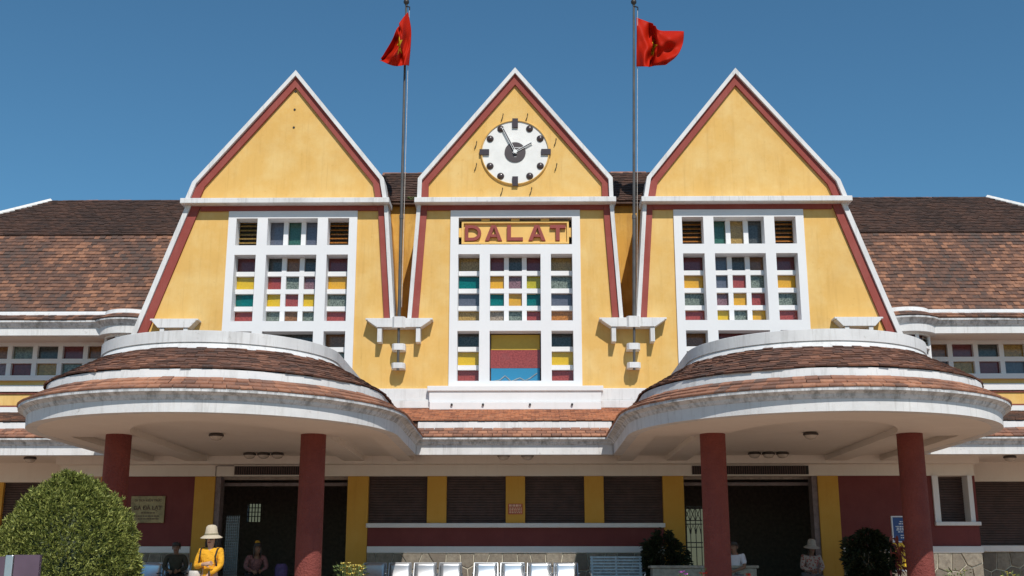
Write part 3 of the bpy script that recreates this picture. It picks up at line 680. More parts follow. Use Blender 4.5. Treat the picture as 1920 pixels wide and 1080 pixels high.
for s in (-1, 1):
    e0, e1, e2 = (26.42, 6.955), (28.15, 9.33), (30.49, 11.03)
    xin = 7.1
    u = Vector((1, 0, 0))
    WG = MB()
    WG.grid([[(s * xin, e0[0], e0[1]), (s * xin, e1[0], e1[1]), (s * xin, e2[0], e2[1])], [(s * EX, e0[0], e0[1]), (s * 15.4, e1[0], e1[1]), (s * 13.15, e2[0], e2[1])]])
    apex = (s * 13.15, e2[0], e2[1])
    b = len(WG.v); WG.v += [(s * EX, e0[0], e0[1]), (s * 15.4, e1[0], e1[1]), apex, (s * EX, 34.5, e0[1]), (s * 15.4, 32.8, e1[1])]
    WG.f += [(b, b + 3, b + 4, b + 1), (b + 1, b + 4, b + 2)]
    b = len(WG.v); WG.v += [(s * xin, 34.5, e0[1]), (s * EX, 34.5, e0[1]), (s * 15.4, 32.8, e1[1]), (s * xin, 32.8, e1[1]), (s * xin, e2[0], e2[1]), apex]
    WG.f += [(b, b + 1, b + 2, b + 3), (b + 3, b + 2, b + 5, b + 4)]
    for i, q in enumerate(WG.v): WG.v[i] = (q[0], q[1] + 0.02, q[2] - 0.03)
    RF = WG.build('wing_roof', 'deck', ST, fix=True)
    for (a, b_, xa, xb, mt, ex) in ((e0, e1, EX, 15.4, 'tile_lower', 0.128), (e1, e2, 15.4, 13.15, 'tile_upper', 0.125)):
        v = Vector((0, b_[0] - a[0], b_[1] - a[1])); L = v.length; v.normalize(); nn = u.cross(v)
        k = MB(); ov = 0.03 if mt == 'tile_upper' else 0
        org = Vector((-xa if s < 0 else xin, a[0] - ov, a[1] + 0.005 + ov * 0.6))
        cut = (xa - xb) / L
        courses(k, org, u, v, nn, xa - xin, L, ex, 0.145, left_cut=(lambda d: cut * d) if s < 0 else None, right_cut=(lambda d: xa - xin - cut * d) if s > 0 else None)
        stuff(k.build('roof_tiles', mt, RF))
    # ridge and hip cappings
    for i in range(19):
        x = s * (7.2 + i * 0.315)
        k = MB(); c = Vector((x, e2[0], e2[1] + 0.005 + random.uniform(-0.008, 0.012)))
        k.obox(c, Vector((1, 0, random.gauss(0, 0.015))).normalized(), Vector((0, 0.8, 0.6)), Vector((0, -0.6, 0.8)), 0.165, 0.11, 0.022)
        k.build('ridge_cap', 'ridge_red', RF)
    k = MB(); k.tube([(s * 13.05, e2[0], e2[1] + 0.02), (s * 15.42, e1[0] - 0.01, e1[1] + 0.05), (s * (EX + 0.02), e0[0] - 0.02, e0[1] + 0.05)], 0.10, 8); k.build('hip_cap', 'ridge_white', RF)
    # eave: fascia, cove, two rows of tiles, white band
    xa, xb = sorted((s * 7.3, s * (EX + 0.1)))
    def run(prof, name, mat, parent):
        k = MB(); k.grid([[(x, y, z) for y, z in prof] for x in (xa, xb)], close_u=True); return k.build(name, mat, parent, fix=True)
    EV = run([(26.42, 6.35), (26.20, 6.35), (26.195, 6.525), (26.42, 6.525)], 'wing_eave', 'white_stained', ST)
    run([(26.4, 6.526), (26.18, 6.526), (26.17, 6.545), (26.14, 6.57), (26.10, 6.63), (26.07, 6.64), (26.065, 6.68), (26.4, 6.685)], 'cornice', 'cove', EV)
    k = MB(); v = Vector((0, 0.24, 0.145)); L = v.length; v.normalize(); nn = u.cross(v)
    courses(k, Vector((xa, 26.055, 6.688)), u, v, nn, xb - xa, L, L / 2, 0.145); stuff(k.build('roof_tiles', 'tile_lower', EV))
    run([(26.45, 6.80), (26.30, 6.82), (26.32, 6.915), (26.40, 6.965), (26.5, 6.965)], 'white_band', 'white_stained', EV)
    MB().box(xa, xb, 26.41, WY + 0.1, 6.37, 6.42).build('ceiling', 'soffit', EV)
    # rounded bay where the wing meets the gable
    bx, by = s * 9.12, 26.62
    def ring(prof, name, mat, parent, a0=0, a1=math.pi, k_=28):
        k = MB(); rows = []
        for i in range(k_ + 1):
            a = a0 + (a1 - a0) * i / k_; rows.append([(bx - math.cos(a) * r_, by - math.sin(a) * r_, z) for r_, z in prof])
        k.grid(rows, close_u=True); return k.build(name, mat, parent, smooth=40, fix=True)
    BY = ring([(0.1, 6.345), (0.74, 6.345), (0.745, 6.53), (0.1, 6.53)], 'bay_eave', 'white_stained', ST)
    ring([(0.1, 6.531), (0.76, 6.531), (0.77, 6.55), (0.80, 6.575), (0.84, 6.635), (0.87, 6.645), (0.875, 6.685), (0.1, 6.69)], 'cornice', 'cove', BY)
    ring([(0.1, 6.80), (0.66, 6.82), (0.62, 6.94), (0.1, 6.95)], 'white_band', 'white_stained', BY)
    k = MB()
    for r_ in range(2):
        w_ = 0.885 - 0.12 * r_; cnt = int(math.pi * w_ / 0.15)
        for i in range(cnt):
            a = math.pi * (i + 0.5) / cnt; o = Vector((-math.cos(a), -math.sin(a), 0)); v = (-o * 0.86 + Vector((0, 0, 0.51))).normalized(); t_ = Vector((math.sin(a), -math.cos(a), 0)); nn = t_.cross(v)
            if nn.z < 0: nn = -nn
            k.tile(Vector((bx, by, 6.692 + 0.07 * r_)) + o * w_, v.cross(nn), v, nn, 0.15, 0.2, 0.02)
    stuff(k.build('roof_tiles', 'tile_lower', BY))
    for a in (R(20), R(75), R(130)):
        if s > 0: a = math.pi - a
        MB().tube([(bx - math.cos(a) * 0.55, by - math.sin(a) * 0.55, 5.3), (bx - math.cos(a) * 0.55, by - math.sin(a) * 0.55, 6.345)], 0.045, 10).build('bay_post', 'white', BY)
    for z in (5.45, 5.80, 6.0, 6.3):
        ring([(0.49, z), (0.57, z), (0.57, z + 0.05), (0.49, z + 0.05)], 'bay_rail', 'white', BY)
    for z in (6.10, 6.17, 6.24):
        ring([(0.44, z), (0.54, z - 0.03), (0.54, z - 0.02), (0.44, z + 0.01)], 'louvre_slat', 'pane_greygreen', BY)
    ring([(0.35, 5.2), (0.42, 5.2), (0.42, 6.34), (0.35, 6.34)], 'bay_pane', 'pane_maroon', BY)
    ring([(0.1, 4.5), (0.58, 4.5), (0.58, 5.3), (0.1, 5.3)], 'bay_wall', 'yellow', BY)
    # wall with horizontal bands
    x0, x1 = sorted((s * 9.0, s * EX))
    WW = MB().box(x0, x1, WY, WY + 0.25, 3.486, 5.50).build('wing_wall', 'yellow', ST)
    for z0, z1, mt, pr in ((5.17, 5.33, 'white', 0.06), (5.115, 5.168, 'brown_line', 0.03), (4.80, 4.845, 'brown_line', 0.03), (4.62, 4.80, 'white', 0.07)):
        MB().box(x0, x1, WY - pr, WY + 0.01, z0 + 0.002, z1 - 0.002).build('wall_band', mt, WW)
    # clerestory
    k = MB(); k.box(x0, x1, WY - 0.05, WY + 0.2, 6.28, 6.40); k.box(x0, x1, WY - 0.05, WY + 0.2, 5.86, 5.97); k.box(x0, x1, WY - 0.09, WY + 0.2, 5.44, 5.56)
    cen = [10.08 + 0.612 * i for i in range(8)]
    if s < 0: cen = [c - 0.0 for c in cen]
    for c in cen:
        xx = s * (c + 0.306); k.box(xx - 0.056, xx + 0.056, WY - 0.048, WY + 0.19, 5.56, 5.86); k.box(xx - 0.056, xx + 0.056, WY - 0.048, WY + 0.19, 5.97, 6.28)
    CL = k.build('clerestory_window', 'window_white', ST)
    up_ = ('brown', 'maroon', 'darkgrey', 'greygreen', 'brown', 'maroon', 'slate', 'brown') if s < 0 else ('brown', 'maroon', 'darkgrey', 'ochre', 'maroon', 'slate', 'brown', 'green')
    lo_ = ('brown', 'greygreen', 'ochre', 'maroon', 'mauve', 'greygreen', 'ochre', 'maroon') if s < 0 else ('slate', 'ochre', 'maroon', 'slate', 'brown', 'ochre', 'maroon', 'slate')
    for c, a, b_ in zip(cen, up_, lo_):
        MB().box(s * c - 0.25, s * c + 0.25, WY + 0.05, WY + 0.06, 5.97, 6.28).build('pane', 'pane_' + a, CL)
        MB().box(s * c - 0.25, s * c + 0.25, WY + 0.05, WY + 0.06, 5.56, 5.86).build('pane', 'pane_' + b_, CL)
    MB().box(x0, x1, WY + 0.2, WY + 0.3, 5.5, 6.4).build('wing_backing', 'interior', ST)

# --- central roof seen between the gables ---------------------------
k = MB(); u = Vector((1, 0, 0)); v = Vector((0, 1.5, 1.27)); L = v.length; v.normalize(); nn = u.cross(v)
k.grid([[(x, 27.42, 9.96), (x, 28.92, 11.22), (x, 30.42, 9.96)] for x in (-3.9, 3.9)])
RC = k.build('centre_roof', 'deck', ST)
k = MB()
for x in (-3.5, 2.0): courses(k, Vector((x, 27.40, 9.985)), u, v, nn, 1.5, L, 0.12, 0.165)
stuff(k.build('roof_tiles', 'tile_upper', RC))
for i in range(10):
    x = (-3.4 + 0.31 * i) if i < 5 else (2.05 + 0.31 * (i - 5))
    k = MB(); k.obox((x, 28.92, 11.26 + random.uniform(-.01, .01)), u, Vector((0, 0.8, 0.6)), Vector((0, -0.6, 0.8)), 0.16, 0.1, 0.02); k.build('ridge_cap', 'ridge_red', RC)

# --- ground floor ----------------------------------------------------
SZ = 0.35
k = MB()
k.box(-10.18, 10.18, FY, 26.2, 3.055, 3.47)                                  # lintel beam
k.box(-10.18, 10.18, FY - 0.34, FY - 0.002, 3.30, 3.474)                     # moulding under the ceiling
GF = k.build('lintel', 'soffit', ST)
MB().box(-10.18, 10.18, FY + 0.30, FY + 0.5, 3.0, 4.4).build('upper_lining', 'interior', ST)
def shutter(x0, x1, z0, z1, y, parent=ST):
    k = MB(); nsl = int((z1 - z0) / 0.055); rows = []
    for i in range(nsl):
        za = z0 + (z1 - z0) * i / nsl; zb = z0 + (z1 - z0) * (i + 1) / nsl
        rows += [(y, za), (y - 0.018, za + 0.008), (y - 0.018, zb - 0.012), (y, zb - 0.002)]
    k.grid([[(x, yy, zz) for yy, zz in rows] for x in (x0, x1)])
    o = k.build('roller_shutter', 'shutter', parent, fix=False); return o
for a, b_ in ((-3.27, -1.96), (-1.53, -0.215), (0.215, 1.53), (1.96, 3.27)):
    shutter(a, b_, 2.03, 3.053, FY + 0.12)
    MB().box(a, b_, FY + 0.16, FY + 0.2, 1.9, 3.06).build('shutter_backing', 'interior', ST)
for a, b_ in ((-0.215, 0.215), (-1.96, -1.53), (1.53, 1.96)):
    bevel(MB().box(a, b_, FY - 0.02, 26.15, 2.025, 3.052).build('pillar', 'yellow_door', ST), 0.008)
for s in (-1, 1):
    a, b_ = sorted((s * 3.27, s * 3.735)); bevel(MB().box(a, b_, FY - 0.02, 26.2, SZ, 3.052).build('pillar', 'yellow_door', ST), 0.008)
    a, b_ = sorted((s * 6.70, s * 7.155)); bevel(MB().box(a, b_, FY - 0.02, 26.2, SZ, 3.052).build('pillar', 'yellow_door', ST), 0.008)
    a, b_ = sorted((s * 6.58, s * 6.698)); MB().box(a, b_, FY + 0.02, 26.2, SZ, 3.052).build('door_jamb', 'jamb_grey', ST)
    a, b_ = sorted((s * 3.74, s * 6.575)); MB().box(a, b_, FY + 0.30, FY + 0.36, 2.86, 2.93).build('door_rail', 'jamb_grey', ST)
    # dark red side wall with ledge
    e = 9.20 if s < 0 else 9.22
    a, b_ = sorted((s * 7.157, s * e)); MB().box(a, b_, FY, 26.2, 1.50, 3.052).build('red_wall', 'red_wall', ST)
MB().box(-3.265, 3.265, FY, 26.2, 1.50, 1.93).build('red_wall', 'red_wall', ST)
bevel(MB().box(-3.29, 3.29, FY - 0.11, FY + 0.13, 1.925, 2.022).build('window_ledge', 'white', ST))
bevel(MB().box(-3.262, 3.262, FY - 0.07, FY + 0.02, 1.385, 1.525).build('plinth_ledge', 'white', ST))
for a, b_ in ((-9.27, -7.157), (7.157, 10.20)):
    bevel(MB().box(a, b_, FY - 0.07, FY + 0.02, 1.385, 1.525).build('plinth_ledge', 'white', ST))
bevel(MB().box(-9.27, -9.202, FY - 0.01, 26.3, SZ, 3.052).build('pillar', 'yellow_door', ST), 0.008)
# right-hand white framed window with louvre
MB().box(9.222, 10.18, FY, 26.2, 1.50, 1.96).build('red_wall', 'red_wall', ST)
FW = MB().box(9.222, 9.35, FY - 0.05, 26.2, 2.05, 3.052).build('side_window', 'window_white', ST)
MB().box(10.0, 10.10, FY - 0.05, 26.2, 2.05, 3.052).build('window_jamb', 'window_white', FW)
bevel(MB().box(9.21, 10.20, FY - 0.10, 26.2, 1.965, 2.047).build('window_ledge', 'white', FW))
shutter(9.35, 10.0, 2.05, 3.05, 26.16, FW)
# returns, wing ground walls
MB().box(10.105, 10.18, FY + 0.01, WY, 1.965, 3.05).build('return_wall', 'red_wall', ST)
MB().box(10.0, 10.178, 26.21, WY, SZ, 1.95).build('return_wall', 'red_wall', ST)
MB().box(-9.27, -9.1, 26.31, WY, SZ, 3.05).build('return_wall', 'yellow_door', ST)
for s in (-1, 1):
    a, b_ = sorted((s * 9.1, s * EX)); MB().box(a, b_, WY, WY + 0.3, 3.03, 3.48).build('wing_lintel', 'soffit', ST)
    a, b_ = sorted((s * 9.2, s * EX)); MB().box(a, b_, WY + 0.01, WY + 0.3, SZ, 1.50).build('wing_plinth_wall', 'mortar', ST)
    bevel(MB().box(a, b_, WY - 0.12, WY + 0.3, 1.43, 1.57).build('plinth_ledge', 'white', ST))
shutter(-12.05, -9.3, 1.57, 3.03, WY + 0.1); shutter(10.2, 13.2, 1.57, 3.03, WY + 0.1)
MB().box(-12.6, -12.05, WY - 0.01, WY + 0.3, 1.575, 3.03).build('pillar', 'yellow_door', ST)
MB().box(-EX, -12.6, WY + 0.02, WY + 0.3, 1.57, 3.03).build('red_wall', 'red_wall', ST)
MB().box(13.2, EX, WY + 0.02, WY + 0.3, 1.57, 3.03).build('red_wall', 'red_wall', ST)
# vents over the doors
for a, b_ in ((-6.28, -4.45), (3.93, 6.52)):
    k = MB(); k.box(a, b_, FY - 0.012, FY + 0.01, 3.085, 3.275)
    V = k.build('vent_grille', 'black', ST)
    k = MB()
    for i in range(int((b_ - a) / 0.05)): k.box(a + i * 0.05, a + i * 0.05 + 0.022, FY - 0.03, FY - 0.013, 3.085, 3.275)
    stuff(k.build('vent_slats', 'vent', V))
# interior: floor is the terrace, dark ceiling and back wall with openings to the platform
HB = 33.0
k = MB(); k.box(-10.2, 10.2, 26.2, HB, 3.48, 3.6); k.build('hall_ceiling', 'interior', ST)
MB().box(-10.4, -10.2, 27.5, HB, SZ, 3.6).build('hall_wall', 'interior', ST); MB().box(10.2, 10.4, 27.5, HB, SZ, 3.6).build('hall_wall', 'interior', ST)
MB().box(-3.35, -3.27, 26.2, HB, SZ, 3.6).build('hall_wall', 'interior', ST); MB().box(3.27, 3.35, 26.2, HB, SZ, 3.6).build('hall_wall', 'interior', ST)
MB().box(-10.2, -7.3, 27.5, 27.6, SZ, 3.6).build('hall_wall', 'interior', ST); MB().box(7.3, 10.2, 27.5, 27.6, SZ, 3.6).build('hall_wall', 'interior', ST)
k = MB(); op = [(-7.66, -7.28, 2.36, 2.87), (4.75, 5.35, SZ, 2.72)]
xs = [-10.2, op[0][0], op[0][1], op[1][0], op[1][1], 10.2]
for i in (0, 2, 4): k.box(xs[i], xs[i + 1], HB, HB + 0.2, SZ, 3.6)
k.box(op[0][0], op[0][1], HB, HB + 0.2, SZ, op[0][2]); k.box(op[0][0], op[0][1], HB, HB + 0.2, op[0][3], 3.6); k.box(op[1][0], op[1][1], HB, HB + 0.2, op[1][3], 3.6)
HW = k.build('hall_wall', 'interior', ST)
for i in range(5):
    x = -7.62 + i * 0.085; MB().box(x, x + 0.022, HB - 0.02, HB + 0.02, 2.36, 2.87).build('window_bar', 'dark_metal', HW)
for z in (2.5, 2.62, 2.74): MB().box(-7.66, -7.28, HB - 0.025, HB + 0.01, z, z + 0.02).build('window_bar', 'dark_metal', HW)
# the far platform wall catching daylight, seen through the openings
MB().box(-14, 14, 41, 41.2, 0.0, 4.2).build('platform_wall', 'platform_wall', ST)

# cable running up the beam beside the left doorway
for pts in ([(-6.70, FY - 0.012, 3.06), (-6.70, FY - 0.012, 3.27), (-6.66, FY - 0.012, 3.285), (-6.3, FY - 0.012, 3.285)],):
    MB().tube(pts, 0.009, 6).build('cable_conduit', 'jamb_grey', ST)

# --- stone plinths ----------------------------------------------------
def clip(poly, p, q):
    """keep the part of poly nearer to p than to q"""
    mx, mz = (p[0] + q[0]) / 2, (p[1] + q[1]) / 2; dx, dz = q[0] - p[0], q[1] - p[1]; out = []
    for i in range(len(poly)):
        a, b = poly[i], poly[(i + 1) % len(poly)]
        da = (a[0] - mx) * dx + (a[1] - mz) * dz; db = (b[0] - mx) * dx + (b[1] - mz) * dz
        if da <= 0: out.append(a)
        if (da < 0 < db) or (db < 0 < da):
            t_ = da / (da - db); out.append((a[0] + (b[0] - a[0]) * t_, a[1] + (b[1] - a[1]) * t_))
    return out
def stones(x0, x1, z0, z1, y, back, step=0.31):
    PL = MB().box(x0, x1, y, back, z0, z1).build('stone_plinth', 'mortar', ST)
    nx = max(1, round((x1 - x0) / step)); nz = max(1, round((z1 - z0) / step)); seeds = []
    for i in range(nx):
        for j in range(nz):
            seeds.append((x0 + (i + 0.5 + 0.5 * (j % 2) - 0.25 + random.uniform(-.30, .30)) * (x1 - x0) / nx, z0 + (j + 0.5 + random.uniform(-.28, .28)) * (z1 - z0) / nz))
    for p in seeds:
        poly = [(x0, z0), (x1, z0), (x1, z1), (x0, z1)]
        for q in seeds:
            if q is not p and math.hypot(q[0] - p[0], q[1] - p[1]) < 1.3: poly = clip(poly, p, q)
            if len(poly) < 3: break
        if len(poly) < 3: continue
        cx = sum(a[0] for a in poly) / len(poly); cz = sum(a[1] for a in poly) / len(poly)
        ins = [(cx + (a[0] - cx) * (1 - 0.013 / max(0.05, math.hypot(a[0] - cx, a[1] - cz))), cz + (a[1] - cz) * (1 - 0.013 / max(0.05, math.hypot(a[0] - cx, a[1] - cz)))) for a in poly]
        top = [(cx + (a[0] - cx) * 0.93, cz + (a[1] - cz) * 0.93) for a in ins]
        ar = sum(ins[i][0] * ins[(i + 1) % len(ins)][1] - ins[(i + 1) % len(ins)][0] * ins[i][1] for i in range(len(ins)))
        if ar < 0: ins = ins[::-1]; top = top[::-1]
        k = MB(); m_ = len(ins); d = random.uniform(0.018, 0.034)
        k.v = [(x, y + 0.002, z) for x, z in ins] + [(x, y - d * 0.6, z) for x, z in ins] + [(x, y - d, z) for x, z in top]
        for a in range(2):
            for i in range(m_): j = (i + 1) % m_; k.f.append((a * m_ + i, a * m_ + j, (a + 1) * m_ + j, (a + 1) * m_ + i))
        k.f.append(tuple(range(2 * m_, 3 * m_)))
        k.build('stone', 'stone', PL)
stones(-3.26, 3.26, SZ, 1.384, FY - 0.03, 26.2)
stones(-9.2, -7.16, SZ, 1.384, FY - 0.03, 26.2)
stones(7.16, 10.17, SZ, 1.384, FY - 0.03, 26.2)
stones(10.19, 12.6, SZ, 1.428, WY - 0.02, WY + 0.008)

# ------------------------------------------------------------------ clock
CK = thing('wall_clock', 'large round white clock with dark blocks and studs in the middle gable', 'clock', (0, FY, 10.70))
def ydisc(r_, y0, y1, k_=64): 
    k = MB(); k.lathe([(0.0001, 0), (r_, 0), (r_, y1 - y0), (0.0001, y1 - y0)], k_); k.v = [(x, -z - y0 * 0 - (0), y) for x, y, z in k.v]
    k.v = [(x, yy - y0, z) for x, yy, z in k.v]; return k
def cl(mb, name, mat, smooth=None): return mb.build(name, mat, CK, local=True, smooth=smooth, fix=True)
cl(ydisc(0.79, 0.0, 0.025), 'dial', 'clock_white', 40)
k = MB(); rows = []
for i in range(65):
    a = 2 * math.pi * i / 64; rows.append([(math.cos(a) * r_, -y, math.sin(a) * r_) for r_, y in ((0.79, 0.0), (0.79, 0.055), (0.805, 0.06), (0.82, 0.045), (0.83, 0.0))])
k.grid(rows); cl(k, 'shadow_rim', 'yellow', 40)  # raised ring added so its shadow makes the flat dial read as recessed
for i in range(12):
    a = math.pi / 2 - i * math.pi / 6
    if i % 3 == 0:
        rr = 0.735; c = Vector((math.cos(a) * rr, -0.045, math.sin(a) * rr)); k = MB()
        k.obox(c, Vector((math.cos(a), 0, math.sin(a))), Vector((0, 1, 0)), Vector((-math.sin(a), 0, math.cos(a))), 0.115, 0.03, 0.068); cl(k, 'hour_block', 'clock_dark')
    else:
        k = MB(); k.lathe([(0.088, 0)] + [(0.088 * math.cos(t_), 0.065 * math.sin(t_)) for t_ in (0.3, 0.6, 0.9, 1.2, 1.45)] + [(0.0001, 0.065)], 20)
        k.v = [(math.cos(a) * 0.69 + x, -0.02 - z, math.sin(a) * 0.69 + y) for x, y, z in k.v]; cl(k, 'hour_stud', 'clock_dark', 60)
cl(ydisc(0.25, 0.02, 0.05), 'hub_plate', 'clock_hub', 40)
k = MB()
for i in range(7): k.box(-0.01 + i * 0.02, 0.004 + i * 0.02, -0.053, -0.048, 0.103, 0.12)
k.box(-0.02, 0.03, -0.053, -0.048, -0.125, -0.118); cl(k, 'maker_lettering', 'hand_white')
def hand(ang, ln, wd, y, name):
    d = Vector((math.sin(ang), 0, math.cos(ang))); p = Vector((math.cos(ang), 0, -math.sin(ang)))
    k = MB(); k.obox(d * (ln / 2 - 0.03) + Vector((0, -y, 0)), p, Vector((0, 1, 0)), d, wd, 0.006, ln / 2 + 0.03); H = cl(k, name, 'hand_white')
    k = MB(); k.obox(d * (ln / 2 + 0.02) + Vector((0, -y - 0.008, 0)), p, Vector((0, 1, 0)), d, wd * 0.45, 0.004, ln / 2 - 0.04); k.build('hand_inlay', 'clock_dark', H, local=True)
hand(R(60), 0.47, 0.024, 0.065, 'hour_hand'); hand(R(-26), 0.67, 0.024, 0.082, 'minute_hand')
cl(ydisc(0.045, 0.09, 0.11, 20), 'hub_cap', 'hand_white')
HK = [(-0.31, 11.60), (0.28, 11.60), (-0.94, 10.90), (0.96, 10.96), (-0.94, 10.34), (0.97, 10.33), (-0.32, 9.72), (0.37, 9.73)]
for i, (x, z) in enumerate(HK):
    where = ['upper left above', 'upper right above', 'left of, upper', 'right of, upper', 'left of, lower', 'right of, lower', 'lower left below', 'lower right below'][i]
    k = MB(); k.tube([(x - 0.02, FY, z - 0.09), (x - 0.03, FY - 0.03, z - 0.10), (x + 0.005, FY - 0.05, z - 0.02), (x + 0.025, FY - 0.05, z + 0.06), (x + 0.02, FY - 0.03, z + 0.09), (x + 0.02, FY, z + 0.09)], 0.009, 5)
    lab = ['small hook above the clock, left one', 'small hook above the clock, right one', 'upper hook beside the clock on its left', 'upper hook beside the clock on its right',
           'lower hook beside the clock on its left', 'lower hook beside the clock on its right', 'small hook below the clock, left one', 'small hook below the clock, right one'][i]
    tag(k.build('wall_hook', 'dark_metal'), lab, 'hook', 'thin metal hooks around the clock')

# ------------------------------------------------------------------ DALAT sign
SG = thing('station_sign', 'yellow sign board reading DALAT in raised red letters above the middle window', 'sign', (0, FY + 0.04, 8.42))
def sg(mb, name, mat): return mb.build(name, mat, SG, fix=True)
sg(MB().box(-1.26, 1.26, FY + 0.10, FY + 0.16, 8.47, 9.0), 'board', 'sign_yellow')
k = MB(); y0 = FY + 0.035
k.box(-1.26, 1.26, y0, FY + 0.099, 8.955, 9.005); k.box(-1.26, 1.26, y0, FY + 0.099, 8.455, 8.495); k.box(-1.26, -1.215, y0, FY + 0.099, 8.495, 8.955); k.box(1.215, 1.26, y0, FY + 0.099, 8.495, 8.955)
sg(k, 'frame', 'sign_yellow')
for x in (-0.7, 0.0, 0.7): sg(MB().box(x - 0.1, x + 0.1, FY + 0.05, FY + 0.13, 9.005, 9.068), 'tab', 'sign_yellow'); sg(MB().box(x - 0.1, x + 0.1, FY + 0.05, FY + 0.13, 8.412, 8.454), 'tab', 'sign_yellow')
for s in (-1, 1): a, b_ = sorted((s * 1.262, s * 1.328)); sg(MB().box(a, b_, FY + 0.05, FY + 0.13, 8.62, 8.84), 'tab', 'sign_yellow')
ly0, ly1 = FY + 0.025, FY + 0.098; zb, zt = 8.525, 8.905
def letter(polys, name='letter'):
    k = MB()
    for p in polys: k.prism(p, ly0, ly1)
    sg(k, name, 'sign_red')
def L_D(x0, x1):
    out = []; tk = 0.075; cx_ = x0 + (x1 - x0) * 0.45; rx = x1 - cx_; rz = (zt - zb) / 2; cz = (zt + zb) / 2
    out.append([(x0, zb), (x0 + tk, zb), (x0 + tk, zt), (x0, zt)])
    o = [(x0 + tk, zt)] + [(cx_ + rx * math.sin(t_ * math.pi / 12), cz + rz * math.cos(t_ * math.pi / 12)) for t_ in range(13)] + [(x0 + tk, zb)]
    i_ = [(x0 + tk, zt - tk)] + [(cx_ + (rx - tk) * math.sin(t_ * math.pi / 12), cz + (rz - tk) * math.cos(t_ * math.pi / 12)) for t_ in range(13)] + [(x0 + tk, zb + tk)]
    for j in range(len(o) - 1): out.append([o[j], o[j + 1], i_[j + 1], i_[j]])
    return out
def L_A(x0, x1):
    xm = (x0 + x1) / 2; tk = 0.082
    return [[(x0, zb), (x0 + tk + .01, zb), (xm + 0.012, zt - 0.06), (xm + 0.05, zt), (xm - 0.055, zt)],
            [(x1 - tk - .01, zb), (x1, zb), (xm + 0.0555, zt), (xm + 0.051, zt), (xm + 0.013, zt - 0.062)],
            [(x0 + 0.12, zb + 0.09), (x1 - 0.12, zb + 0.09), (x1 - 0.15, zb + 0.155), (x0 + 0.15, zb + 0.155)]]
letter(L_D(-1.18, -0.80)); letter(L_A(-0.71, -0.31))
letter([[(-0.19, zb), (-0.10, zb), (-0.10, zt), (-0.19, zt)], [(-0.0995, zb), (0.18, zb), (0.18, zb + 0.08), (-0.0995, zb + 0.08)]])
letter(L_A(0.31, 0.71))
letter([[(0.82, zt - 0.08), (1.185, zt - 0.08), (1.185, zt), (0.82, zt)], [(0.955, zb), (1.045, zb), (1.045, zt - 0.0805), (0.955, zt - 0.0805)]])

# ------------------------------------------------------------------ flagpoles and flags
def inside_star(u_, v_):
    dx, dy = (u_ - 0.5) * 1.5, v_ - 0.5; r_ = math.hypot(dx, dy); a = math.atan2(dx, dy) % (2 * math.pi / 5)
    if a > math.pi / 5: a = 2 * math.pi / 5 - a
    Ro, Ri = 0.30, 0.30 * 0.382
    p1 = Vector((0, Ro)); p2 = Vector((Ri * math.sin(math.pi / 5), Ri * math.cos(math.pi / 5))); q = Vector((r_ * math.sin(a), r_ * math.cos(a)))
    e = p2 - p1; return (e.x * (q.y - p1.y) - e.y * (q.x - p1.x)) <= 0
def poly_at(pts, t_):
    seg = t_ * (len(pts) - 1); i = min(int(seg), len(pts) - 2); f_ = seg - i
    p0, p1, p2, p3 = (Vector(pts[max(i - 1, 0)]), Vector(pts[i]), Vector(pts[i + 1]), Vector(pts[min(i + 2, len(pts) - 1)]))
    return 0.5 * ((2 * p1) + (p2 - p0) * f_ + (2 * p0 - 5 * p1 + 4 * p2 - p3) * f_ * f_ + (3 * p1 - p0 - 3 * p2 + p3) * f_ ** 3)
def hat01(u_, a, b): return max(0.0, 1 - abs((u_ - (a + b) / 2) / ((b - a) / 2)))
def warp(u_, a, b, pa, pb):
    return pa * u_ / a if u_ < a else (pa + (pb - pa) * (u_ - a) / (b - a) if u_ < b else pb + (1 - pb) * (u_ - b) / (1 - b))
def flag(name, label, top, bot, hoist, fly, ybase, fold, wp):
    nu, nv = 72, 54; verts = []; faces = []; star = []
    P00, P10, P01, P11 = Vector(bot[0]), Vector(bot[-1]), Vector(top[0]), Vector(top[-1])
    for j in range(nv + 1):
        v_ = j / nv
        for i in range(nu + 1):
            u0 = i / nu; u_ = warp(u0, *wp)
            c = poly_at(bot, u_) * (1 - v_) + poly_at(top, u_) * v_ + poly_at(hoist, v_) * (1 - u_) + poly_at(fly, v_) * u_ - (P00 * (1 - u_) * (1 - v_) + P10 * u_ * (1 - v_) + P01 * (1 - u_) * v_ + P11 * u_ * v_)
            dx, dy, dz = fold(u0, v_)
            verts.append((c.x * 1.008 + dx, ybase + dy, c.y + 0.11 + dz + 0.42 * dy)); star.append(1.0 if inside_star(u0, v_) else 0.0)
    for j in range(nv):
        for i in range(nu): a = j * (nu + 1) + i; faces.append((a, a + 1, a + nu + 2, a + nu + 1))
    me = bpy.data.meshes.new('flag'); me.from_pydata(verts, [], faces)
    at = me.attributes.new('star', 'FLOAT', 'POINT'); at.data.foreach_set('value', star)
    for p in me.polygons: p.use_smooth = True
    o = put('flag', me, 'flag_cloth'); md = o.modifiers.new('thickness', 'SOLIDIFY'); md.thickness = 0.004
    return tag(o, label, 'flag', 'red flags with a yellow star')
